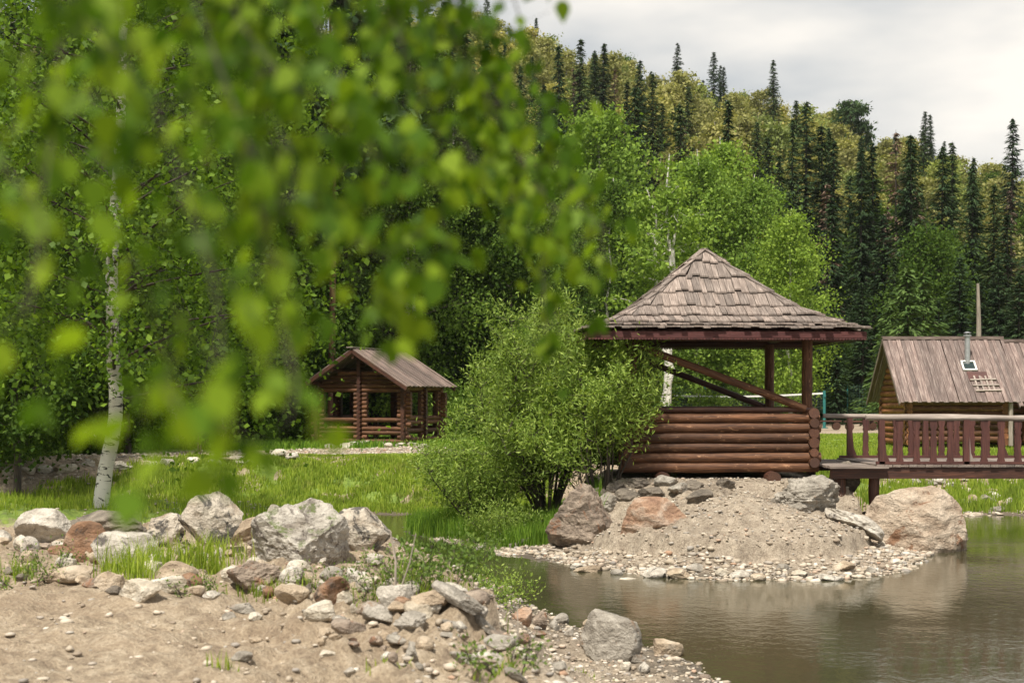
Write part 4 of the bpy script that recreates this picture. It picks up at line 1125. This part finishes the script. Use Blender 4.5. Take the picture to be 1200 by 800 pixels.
def at_ground(px, Y):
    X = (px-600)/S*Y; return (X, Y, gz(X, Y)-.1)
def place(proto, ph, px, Y, topy, label, group=None, wscale=None, rz=None, first=None):
    """copy of a proto of height ph scaled so its top reaches topy"""
    X, Yy, z = at_ground(px, Y); top = H-(topy-HZ)/S*Y; h_ = max(2.0, top-z); s_ = h_/ph
    ws = s_ if wscale is None else wscale*.95*s_**.5
    if proto['used'] == 0:
        proto['used'] = 1; proto.location = (X, Yy, z); proto.rotation_euler = (0, 0, rz if rz is not None else rs.rand()*6.28); proto.scale = (ws, ws, s_)
        proto['label'] = label
        if group: proto['group'] = group
        return proto
    return dup(proto, (X, Yy, z), rz if rz is not None else rs.rand()*6.28, (ws, ws, s_), label, group)
def proto(name, spec):
    o = build_tree(name, spec, (0, 0, -500), 0, 'x'); o['used'] = 0; PROTOS.append(o); return o
PROTOS = []
CON = [proto('fir_tree', conifer(100+i, 20, r_, 1.0)) for i, r_ in enumerate((1.9, 2.3, 1.6, 2.7))]
YNG = [proto('young_spruce', conifer(130+i, 8, 1.7, 1.3, 'lf_young', fw=.22)) for i in range(2)]
DED = [proto('dead_fir', conifer(140+i, 18, 1.7, .6, 'lf_dead', sparse=.45, fw=.22)) for i in range(2)]
OLV = [proto('hillside_tree', broadleaf('t', 160+i, 14, 7.5, .25, 5200, .26, 'deadwood', m_, .1, 26, prof='top', cl=.62)) for i, m_ in enumerate(('lf_olive', 'lf_olivegreen', 'lf_olive'))]
LBI = [proto('birch_tree', broadleaf('t', 170+i, 18, 8.5, .18, 24000, .14, 'birchbark', 'lf_light', .45, 44, prof='oval', cl=.55, tr=.16)) for i in range(3)]
HIB = [proto('birch_tree', broadleaf('t', 190+i, 18, 5.5, .5, 9000, .14, 'birchbark', 'lf_mid', .35, 30, prof='top', cl=.5, tr=.13)) for i in range(2)]
MID = [proto('leafy_tree', broadleaf('t', 180+i, 14, 7.0, .2, 19000, .14, 'bark', 'lf_mid', .35, 40, prof='oval', cl=.55)) for i in range(3)]

# hand placed front trees (px, Y, top y)
def nm(l, *a): return l
place(LBI[0], 18, 702, 92, 108, 'tall light green birch left of the gazebo roof peak, highest of the front birches')
place(LBI[1], 18, 845, 90, 150, 'broad light green birch right behind the gazebo roof peak')
place(LBI[2], 18, 925, 76, 236, 'bright rounded birch behind the right slope of the gazebo roof')
place(LBI[0], 18, 820, 84, 165, 'drooping birch overlapping the broad birch behind the gazebo', rz=2)
place(LBI[1], 18, 885, 84, 195, 'green birch filling the gap between the broad and the rounded birch', rz=4)
wb = build_tree('birch_tree', broadleaf('t', 201, 15, 5.6, .48, 6500, .15, 'birchbark', 'lf_light', .3, 30, trunks=3, prof='oval', cl=.42, tr=.20), (0, 0, 0), .6, 'slender birch with visible white forked stems rising behind the gazebo peak', limb='birchbark')
X, Y_, z = at_ground(781, 68); s_ = (H-(165-HZ)/S*68-z)/15; wb.location = (X, Y_, z); wb.scale = (s_, s_, s_)
for (px, Y, ty, l) in ((655, 72, 275, 'dark green leafy tree behind the top of the willow bush'), (740, 78, 330, 'low leafy tree left of the gazebo roof slope'), (590, 68, 300, 'leafy tree rising between the pavilion and the willow bush'),
        (560, 75, 230, 'leafy tree behind the pavilion roof at its right'), (990, 86, 395, 'low green tree below the dark firs right of the gazebo'), (705, 70, 370, 'small leafy tree touching the left tip of the gazebo roof'), (1085, 92, 255, 'round green tree standing among the dark firs')):
    place(MID[rs.randint(3)], 14, px, Y, ty, l)
fir = [(610, 140, 76), (637, 135, 98), (655, 130, 52), (668, 120, 150), (680, 160, 45), (697, 165, 62), (708, 165, 50), (750, 150, 70), (765, 145, 85), (776, 150, 120), (735, 155, 95),
       (805, 170, 118), (848, 215, 78), (790, 165, 125), (929, 112, 138), (945, 125, 118), (963, 108, 145), (1010, 100, 172), (1022, 110, 165), (996, 115, 205), (1062, 105, 235), (1105, 108, 170), (1116, 118, 165), (1140, 100, 190), (1165, 98, 215),
       (1187, 150, 138), (1180, 92, 250), (1092, 96, 260), (1048, 92, 300), (975, 92, 230), (955, 88, 260), (1125, 88, 300), (1150, 86, 330), (1195, 84, 320), (1010, 84, 330), (1070, 84, 345), (980, 82, 360), (905, 100, 250), (570, 120, 35), (585, 130, 60), (645, 100, 250), (625, 95, 230), (760, 100, 260), (870, 120, 175), (900, 130, 160),
       (600, 88, 240), (625, 84, 280), (680, 86, 300), (735, 88, 350), (760, 86, 380), (800, 92, 300), (860, 92, 300), (940, 86, 330), (1035, 96, 250), (1100, 84, 350), (1170, 86, 300), (575, 80, 250)]
for i, (px, Y, ty) in enumerate(fir):
    place(CON[i % 4], 20, px, Y, ty, 'dark green fir rising above the leafy trees of the hillside' if ty < 130 else 'tall dark green fir in the wall of firs at the foot of the hill', 'firs above the hillside trees' if ty < 130 else 'firs at the foot of the hill', wscale=rs.uniform(.75, 1.2))
for i, (px, Y, ty) in enumerate([(1063, 68, 312), (1082, 70, 318), (1043, 76, 350)]):
    place(YNG[i % 2], 8, px, Y, ty, ['bright green young spruce left of two in front of the dark firs', 'bright green young spruce right of its twin above the cabin roof', 'small young spruce between the gazebo roof and the cabin'][i])
for i, (px, Y, ty) in enumerate([(1050, 105, 152), (672, 160, 80), (1075, 98, 220), (800, 160, 135), (720, 165, 80), (1040, 100, 240), (1185, 110, 220), (968, 100, 215)]):
    place(DED[i % 2], 18, px, Y, ty, 'brown half dead fir among the green hillside trees', 'brown half dead firs')
single('dead_snag', [pix(1147, 420, 66), pix(1147, 375, 66), pix(1146, 332, 66)], [.13, .10, .06], M['deadwood'], 'bare broken dead trunk standing above the cabin roof', 'dead tree')
# pine on the ridge, pines behind the pavilion
def pine(seed, h, cb_, w_):
    s = broadleaf('t', seed, h, w_, cb_, 6000, .22, 'pinebark', 'lf_pine', .05, 22, prof='top', cl=.45, elong=2.2, tr=.15, curve=([0, h*.5, h], [0, .1, -.1])); return s
pn = build_tree('pine_tree', pine(301, 13, .5, 5), (0, 0, 0), 0, 'round topped pine standing alone on the skyline right of centre')
X, Y_, z = at_ground(997, 205); s_ = (H-(118-HZ)/S*205-z)/13; pn.location = (X, Y_, z); pn.scale = (s_, s_, s_)
pn = build_tree('pine_tree', pine(302, 19, .55, 6), (0, 0, 0), 0, 'pine with a straight reddish bare trunk just behind the pavilion roof')
X, Y_, z = at_ground(388, 53.5); pn.location = (X, Y_, z)

# hillside scatter
cnt = 0
for Y in np.arange(98, 262, 7.2):
    for X in np.arange(-75, 110, 6.6):
        xx = X+rs.uniform(-2.8, 2.8); yy = Y+rs.uniform(-3, 3); px = 600+xx/yy*S
        if px < 60 or px > 1330: continue
        if px < 480 and rs.rand() < .55: continue
        u = (yy-98)/150; zt = gz(xx, yy); r_ = rs.rand()
        if yy < 125: kind = 'c' if r_ < (.72 if px > 880 else .30) else ('m' if r_ < .8 or px > 880 else 'o')
        elif px > 1050: kind = 'c' if r_ < .2 else ('o' if r_ < .9 else 'm')
        else: kind = 'c' if r_ < .13 else ('d' if r_ < .16 else ('o' if r_ < .93 else 'm'))
        if kind == 'c': hh_ = rs.uniform(13, 19) if yy > 125 else rs.uniform(15, 21)
        else: hh_ = rs.uniform(9.5, 14.5)
        ty = HZ-(zt+hh_-H)/yy*S
        if kind == 'c': place(CON[rs.randint(4)], 20, px, yy, ty, 'dark fir scattered on the wooded hillside', 'scattered firs on the hillside', wscale=rs.uniform(.75, 1.0))
        elif kind == 'd': place(DED[rs.randint(2)], 18, px, yy, ty, 'brown half dead fir among the green hillside trees', 'brown half dead firs')
        elif kind == 'o': place(OLV[rs.randint(3)], 14, px, yy, ty, 'olive yellow leafy tree in fresh spring leaf on the hillside', 'olive spring trees on the hillside')
        else: place(MID[rs.randint(3)], 14, px, yy, ty, 'green leafy tree on the lower hillside', 'green leafy trees on the hillside')
        cnt += 1
print('hill trees', cnt)
# left forest edge
left = [(LBI, 18, 300, 62, 60), (MID, 14, 240, 46, 110), (MID, 14, 345, 55, 150), (MID, 14, 40, 42, 60), (MID, 14, 150, 40, 120), (MID, 14, 440, 64, 140), (MID, 14, 500, 66, 170), (MID, 14, 20, 34, 180), (MID, 14, 200, 52, 20), (MID, 14, 100, 50, -30), (MID, 14, -60, 36, 20), (MID, 14, 540, 70, 300), (LBI, 18, 430, 70, 20), (MID, 14, 372, 64, 200), (LBI, 18, 215, 50, -60), (LBI, 18, 480, 62, 150), (MID, 14, 600, 64, 200), (LBI, 18, 560, 72, 120), (LBI, 18, 640, 78, 180), (HIB, 18, 300, 54, -40), (HIB, 18, 322, 58, 20), (HIB, 18, 258, 50, -60), (HIB, 18, 205, 46, -80), (HIB, 18, 478, 62, 10), (HIB, 18, 345, 57, 10), (HIB, 18, 530, 66, 60), (HIB, 18, 715, 74, 200)]
for i, (pr, ph, px, Y, ty) in enumerate(left):
    place(pr[rs.randint(len(pr))], ph, px, Y, ty, 'slim pale trunked birch in the shady wood at left' if pr is HIB else 'leafy green tree in the shady wood left of the pavilion', 'slim birches of the left wood' if pr is HIB else 'leafy trees of the left wood')
for i, (px, Y, ty) in enumerate([(470, 76, 10), (520, 80, -10), (410, 74, -30), (350, 72, -40), (545, 85, 30), (490, 72, 120), (270, 70, -60), (180, 66, -90), (90, 62, -80), (20, 60, -100), (440, 84, -40), (560, 90, 110), (140, 75, -60), (310, 82, -60), (530, 74, 200), (-60, 60, -80), (395, 80, 60), (235, 78, -30), (360, 62, -20), (455, 64, 30), (510, 66, 90), (280, 60, 40), (550, 72, 180)]):
    place(CON[i % 4], 20, px, Y, ty, 'dark fir standing in the shady wood behind the pavilion', 'firs of the left wood', wscale=1.05)
for i, (px, Y, h_) in enumerate([(20, 38, 1.6), (60, 44, 2.2), (160, 46, 2.0), (230, 50, 2.2), (300, 52, 2.4), (350, 54, 2.8), (540, 56, 2.4), (575, 52, 2.0), (-20, 36, 2), (110, 40, 1.5), (500, 60, 3), (330, 50, 1.6), (610, 58, 2.5), (640, 62, 2.4), (720, 66, 2.6), (780, 70, 2.2), (830, 72, 2.0), (770, 60, 1.7), (700, 58, 2.2), (860, 80, 2.4), (900, 84, 2), (660, 70, 3), (1180, 60, 2)]):
    if i == 0: SHR = [proto('shrub', broadleaf('t', 220+k, 2.4, 3.0, .05, 5000, .085, 'bark', 'lf_mid' if k else 'lf_light', .3, 24, trunks=3, cl=.28, tr=.03)) for k in range(2)]
    X, Yy, z = at_ground(px, Y); ty = HZ-(z+h_-H)/Y*S
    place(SHR[i % 2], 2.4, px, Y, ty, 'undergrowth shrub at the foot of the forest', 'undergrowth shrubs along the forest foot')
for o in PROTOS:
    if o['used'] == 0:
        for c in kids[o.name]: bpy.data.objects.remove(c)
        bpy.data.objects.remove(o)
    else: del o['used']
for o in C.objects:
    if 'used' in o.keys(): del o['used']

# near birch on the left
X, Y_, Z = hit(117, 600)
Yb = 19.6; Xb = (117-600)/S*Yb; Zb = gz(Xb, Yb)
k_ = Yb/S
cz = [0, 40*k_, 75*k_, 100*k_, 146*k_, 190*k_, 300*k_, 450*k_, 12]
cxs = [0, 4*k_, 10*k_, 18*k_, 19*k_, 15*k_, 14*k_, 24*k_, 40*k_]
spec = broadleaf('t', 401, 12, 6.6, .22, 78000, .056, 'birchbark', 'lf_birch', .35, 84, prof='oval', cl=.40, tr=.098, curve=(cz, cxs), elong=1.35)
nb_ = build_tree('birch_tree', spec, (Xb, Yb, Zb-.1), 0, 'white trunked birch with a bent stem growing behind the boulders at left')

# ------------------------------------------------------------------ willow bush and small plants
def bush(seed, stems, h, spread, nleaf, lsz, leafm, up=.9, elong=2.6, cl=.17, barkm='bark', sr=.022, shift=(0, 0), lo=2):
    q = np.random.RandomState(seed); random.seed(seed); tb_ = MB(); ce = []; wt = []
    for k in range(stems):
        az = k*2.4+q.rand(); out_ = spread*math.sqrt((k+.5)/stems)*q.uniform(.75, 1.1); hh_ = h*(1-.45*(out_/spread)**2)*q.uniform(.75, 1.05)
        p0 = Vector((math.cos(az)*.12, math.sin(az)*.12, 0)); pts = []
        for i in range(8):
            t = i/7; pts.append(p0+Vector((math.cos(az)*out_*t**.9+shift[0]*t, math.sin(az)*out_*t**.9+shift[1]*t, hh_*(t**.85)))+Vector(q.normal(size=3)*.04*h*t*.5))
        tb_.tube(pts, [sr*(1-.85*i/7) for i in range(8)], 5, False)
        for i in range(lo, 8):
            for j in range(4):
                d = rdir(q, 1)[0]; d[2] = abs(d[2])*.7+.1; ln_ = h*.16*q.uniform(.5, 1.3)*(1.1-.05*i)
                e = pts[i]+Vector(d*ln_); tb_.tube([pts[i], (pts[i]+e)/2+Vector((0, 0, .02)), e], [sr*.3, sr*.2, sr*.08], 4, False)
                for f_ in (.4, .7, 1.0): ce.append(tuple(pts[i].lerp(e, f_))); wt.append(.5+f_)
        ce.append(tuple(pts[-1])); wt.append(2)
    ce = np.array(ce); wt = np.array(wt)*(.4+q.rand(len(wt))); wt /= wt.sum()
    idx = q.choice(len(ce), nleaf, p=wt); off = q.normal(size=(nleaf, 3))*cl*(.5+q.rand(len(ce)))[idx][:, None]
    c = ce[idx]+off; c[:, 2] = np.maximum(c[:, 2], .02)
    d = rdir(q, nleaf)*.8+np.array([0, 0, up*.6])+off/cl*.3; nr = rdir(q, nleaf)+np.array([0, 0, .5])
    s_ = lsz*(.7+.6*q.rand(nleaf)); V, Fq = leafquads(c, d, nr, s_*elong, s_)
    return tb_, (V, Fq), barkm, leafm
def place_bush(name, spec, px, Y, label, cat='bush', z=None, group=None):
    X = (px-600)/S*Y; z = gz(X, Y)-.04 if z is None else z
    t_ = thing(name, label, cat, (X, Y, z), 0, group)
    a = spec[0].build('stems', M[spec[2]], t_, True, 60); c = mesh_np('foliage', spec[1][0], spec[1][1], M[spec[3]], t_)
    return reg(t_, [a, c])
place_bush('willow_bush', bush(501, 28, 4.2, 1.6, 41000, .025, 'lf_willow', cl=.13, sr=.03, elong=3.9, up=.5), 642, 27.4, 'tall light green willow bush left of the gazebo', z=.25)
place_bush('willow_bush', bush(502, 18, 2.1, 1.3, 15000, .023, 'lf_willow', cl=.13, elong=3.9, up=.5), 560, 27.6, 'lower spreading left lobe of willow bush beside the tall bush', z=.15)
place_bush('willow_bush', bush(503, 18, 3.3, 1.15, 21000, .026, 'lf_willow', cl=.14, elong=3.8, up=.4, lo=4), 706, 25.9, 'willow bush growing against the left wall of the gazebo', z=.5)
place_bush('shrub', bush(504, 14, .75, .8, 6000, .022, 'lf_willow', cl=.12, sr=.012), 590, 25.9, 'low shrub at the water edge below the willow bush')
place_bush('shrub', bush(505, 12, .5, .5, 2400, .018, 'lf_willow', cl=.10, sr=.008, shift=(.35, 0)), 548, 17.3, 'thin light shrub leaning over the water from the near bank')
place_bush('shrub', bush(506, 12, .42, .45, 3000, .02, 'weed', cl=.09, sr=.008), 515, 16.6, 'leafy green weed clump above the standing slab', cat='weed')
for i, (px, py, h_, sp, l) in enumerate([(452, 690, .26, .26, 'dark leafy nettle like weeds right of the mossy boulder'), (482, 692, .30, .28, 'broad weed clump behind the dry sticks'), (378, 690, .16, .16, 'small dark leafy plant under the mossy boulder'), (420, 700, .14, .2, 'low leafy weeds at the back of the rubble mound'), (518, 690, .4, .3, 'weed clump at the top of the standing slab'), (560, 655, .45, .4, 'pale flowering weed clump at the bank edge'), (25, 683, .22, .35, 'thin weed patch on the dirt at the left edge'), (55, 668, .2, .25, 'thin weeds beside the low pale slab'), (225, 694, .12, .12, 'tiny weed beside the cream stones'), (588, 790, .16, .12, 'little weed on the right flank of the mound')]):
    X, Y, Z = hit(px, py)
    place_bush('weed_plant', bush(520+i, 8, h_, sp, 900 if h_ > .3 else 380, .022 if h_ > .3 else .014, 'weed', cl=.05, sr=.004, elong=1.8), px, Y, l, 'weed', z=Z-.03)
def tuft(px, py, n_, h_, sp, label, m='grass'):
    X, Y, Z = hit(px, py); x = X+rs.normal(size=n_)*sp; y = Y+.1+rs.normal(size=n_)*sp*.6; z0 = ground(x, y)-.02
    o = blades('grass_tuft', x, y, h_*(.5+.7*rs.rand(n_)), .009, M[m], label, 'grass tuft', .5)
    del o['kind']; return o
tuft(150, 680, 260, .26, .16, 'green grass tuft in front of the leaning pale slab'); tuft(178, 672, 300, .34, .16, 'tall grass tuft below the broken dark rock')
tuft(232, 665, 320, .36, .17, 'dense tall grass tuft below the black stained boulder'); tuft(255, 655, 160, .26, .12, 'grass tuft at the right foot of the black stained boulder')
tuft(20, 680, 160, .16, .22, 'sparse grass tuft at the left edge'); tuft(315, 702, 150, .14, .16, 'short grass tuft below the layered slate')
tuft(258, 790, 26, .12, .05, 'lone short grass tuft on the open dirt'); tuft(590, 782, 60, .10, .07, 'short grass tuft on the right flank of the mound')
tuft(490, 700, 240, .20, .2, 'grass tuft behind the crest of the rubble mound'); tuft(455, 778, 40, .08, .08, 'tiny grass tuft on the front of the mound'); tuft(690, 794, 40, .07, .12, 'tiny grass tuft on the gravel at the bottom')
tuft(778, 560, 60, .14, .1, 'small grass tuft below the gazebo wall at left'); tuft(893, 552, 60, .14, .12, 'small grass tuft below the gazebo wall at right')

# ------------------------------------------------------------------ overhanging foreground birch
fb = thing('birch_tree', 'out of focus birch whose leafy twigs hang across the upper left foreground', 'tree', (-1.9, 1.2, 1.0))
o0 = Vector((-1.9, 1.2, 1.0))
b = MB()
b.tube([Vector((0, 0, -.15)), Vector((.03, .02, 1.2)), Vector((.0, .03, 2.6)), Vector((.06, 0, 4.5))], [.13, .11, .09, .05], 14)
def fp(px, py, Y): return pix(px, py, Y)-o0
limb_hub = Vector((.9, .5, 2.55))
b.tube([Vector((.01, .03, 2.2)), Vector((.4, .25, 2.5)), limb_hub, Vector((1.5, .9, 2.5))], [.04, .03, .022, .014], 8, False)
b.tube([Vector((.02, .03, 1.9)), Vector((.5, .1, 2.05)), Vector((1.0, .1, 2.0))], [.03, .02, .012], 8, False)
strands = [  # list of (px,py), distance, leaves per metre, spread
    ([(575, -90), (640, 120), (672, 225), (712, 272)], 2.3, 46), ([(520, -90), (585, 120), (628, 250), (640, 392)], 2.2, 60), ([(450, -90), (540, 60), (600, 170), (655, 252)], 2.1, 60),
    ([(400, -90), (480, 70), (520, 200), (506, 322)], 1.9, 62), ([(320, -90), (400, 90), (452, 220), (446, 385)], 1.75, 62), ([(260, -90), (320, 130), (390, 250), (470, 318)], 1.65, 60),
    ([(190, -90), (262, 90), (310, 250), (300, 400)], 1.5, 46), ([(110, -90), (185, 140), (250, 330), (256, 440), (258, 520)], 1.2, 19), ([(40, -90), (70, 60), (55, 200), (28, 370)], 1.3, 30),
    ([(0, -90), (120, 40), (200, 160), (240, 260)], 1.4, 40), ([(-90, 60), (0, 190), (50, 260), (30, 370)], 1.2, 26), ([(480, -90), (560, 40), (590, 150), (600, 240)], 2.2, 56),
    ([(300, 230), (330, 380), (345, 450), (335, 495)], 1.2, 13), ([(560, -90), (530, -10), (548, 18)], 2.3, 30), ([(350, -90), (430, 30), (500, 110), (560, 190)], 2.0, 60),
    ([(230, -90), (290, 40), (370, 120), (430, 180)], 1.7, 54), ([(80, -90), (130, 30), (110, 130), (160, 250), (215, 400)], 1.4, 30), ([(290, -60), (300, 100), (345, 200), (380, 240)], 1.7, 50),
    ([(150, 300), (200, 420), (190, 450), (210, 480)], 1.05, 9), ([(420, -90), (470, 0), (560, 90), (615, 190)], 2.1, 50)]
LV = []; LF = []; q = np.random.RandomState(909)
SH = np.array([(-.5, 0, 0), (-.30, -.36, .02), (.0, -.38, .04), (.28, -.20, .02), (.55, 0, -.04), (.28, .20, .02), (.0, .38, .04), (-.30, .36, .02)])
for pts, d0, dens in strands:
    # polyline in space with varied distance
    dd = d0*q.uniform(.93, 1.07); P3 = [fp(p[0], p[1], dd*(1+.06*math.sin(i*1.7+d0*5))) for i, p in enumerate(pts)]
    # smooth
    Q = []
    for i in range(len(P3)-1):
        a_, b_ = P3[i], P3[i+1]; m0 = (P3[i+1]-P3[max(i-1, 0)])*.5; m1 = (P3[min(i+2, len(P3)-1)]-P3[i])*.5
        for s_ in range(6):
            t = s_/6; Q.append(a_*(2*t**3-3*t*t+1)+m0*(t**3-2*t*t+t)+b_*(-2*t**3+3*t*t)+m1*(t**3-t*t))
    Q.append(P3[-1])
    b.tube(Q, [.0008*(1-.7*i/len(Q))+.0003 for i in range(len(Q))], 5, False)
    if pts[0][1] < 0: b.tube([limb_hub if pts[0][0] > 200 else Vector((.95, .1, 2.0)), Q[0]], [.003, .0012], 5, False)
    ln_ = sum((Q[i+1]-Q[i]).length for i in range(len(Q)-1)); n_ = int(ln_*dens*2.3)
    for k in range(n_):
        f_ = q.rand()*(len(Q)-1); i = int(f_); base_ = Q[i].lerp(Q[i+1], f_-i)
        side = q.normal(size=3); side /= np.linalg.norm(side); tw = Vector(side*q.uniform(.01, .095)); tw.z -= .015
        c_ = base_+tw
        b.tube([base_, c_], [.0004, .0003], 3, False)
        for rep in range(1 if q.rand() < .5 else 2):
            L2 = q.uniform(.021, .037); d_ = np.array([q.normal()*.5, q.normal()*.5, -1.0]); d_ /= np.linalg.norm(d_)
            nrm_ = q.normal(size=3); s2 = np.cross(d_, nrm_); s2 /= np.linalg.norm(s2); u2 = np.cross(s2, d_)
            cc = np.array(c_)+d_*L2*.5+q.normal(size=3)*.006
            vv = cc+SH[:, :1]*d_*L2+SH[:, 1:2]*s2*L2+SH[:, 2:]*u2*L2
            LF.append(np.arange(8)+8*len(LV)); LV.append(vv)
b.build('branches', M['bark'], fb, True, 60)
mesh_np('leaves', np.concatenate(LV), np.array(LF), M['lf_near'], fb)

# ------------------------------------------------------------------ haze
b = MB(); b.box((0, 330, 70), (1000, 860, 146)); hz_ = b.build('haze', bpy.data.materials.new('haze_air')); tag(hz_, 'thin pale air over the whole valley', 'haze', kind='stuff')
hm = hz_.data.materials[0]; hm.use_nodes = True; t = hm.node_tree; t.nodes.remove(t.nodes['Principled BSDF'])
pv = t.nodes.new('ShaderNodeVolumePrincipled'); pv.inputs['Color'].default_value = (.86, .90, .92, 1); pv.inputs['Density'].default_value = .00012; pv.inputs['Anisotropy'].default_value = .3
t.links.new(pv.outputs[0], t.nodes['Material Output'].inputs['Volume'])
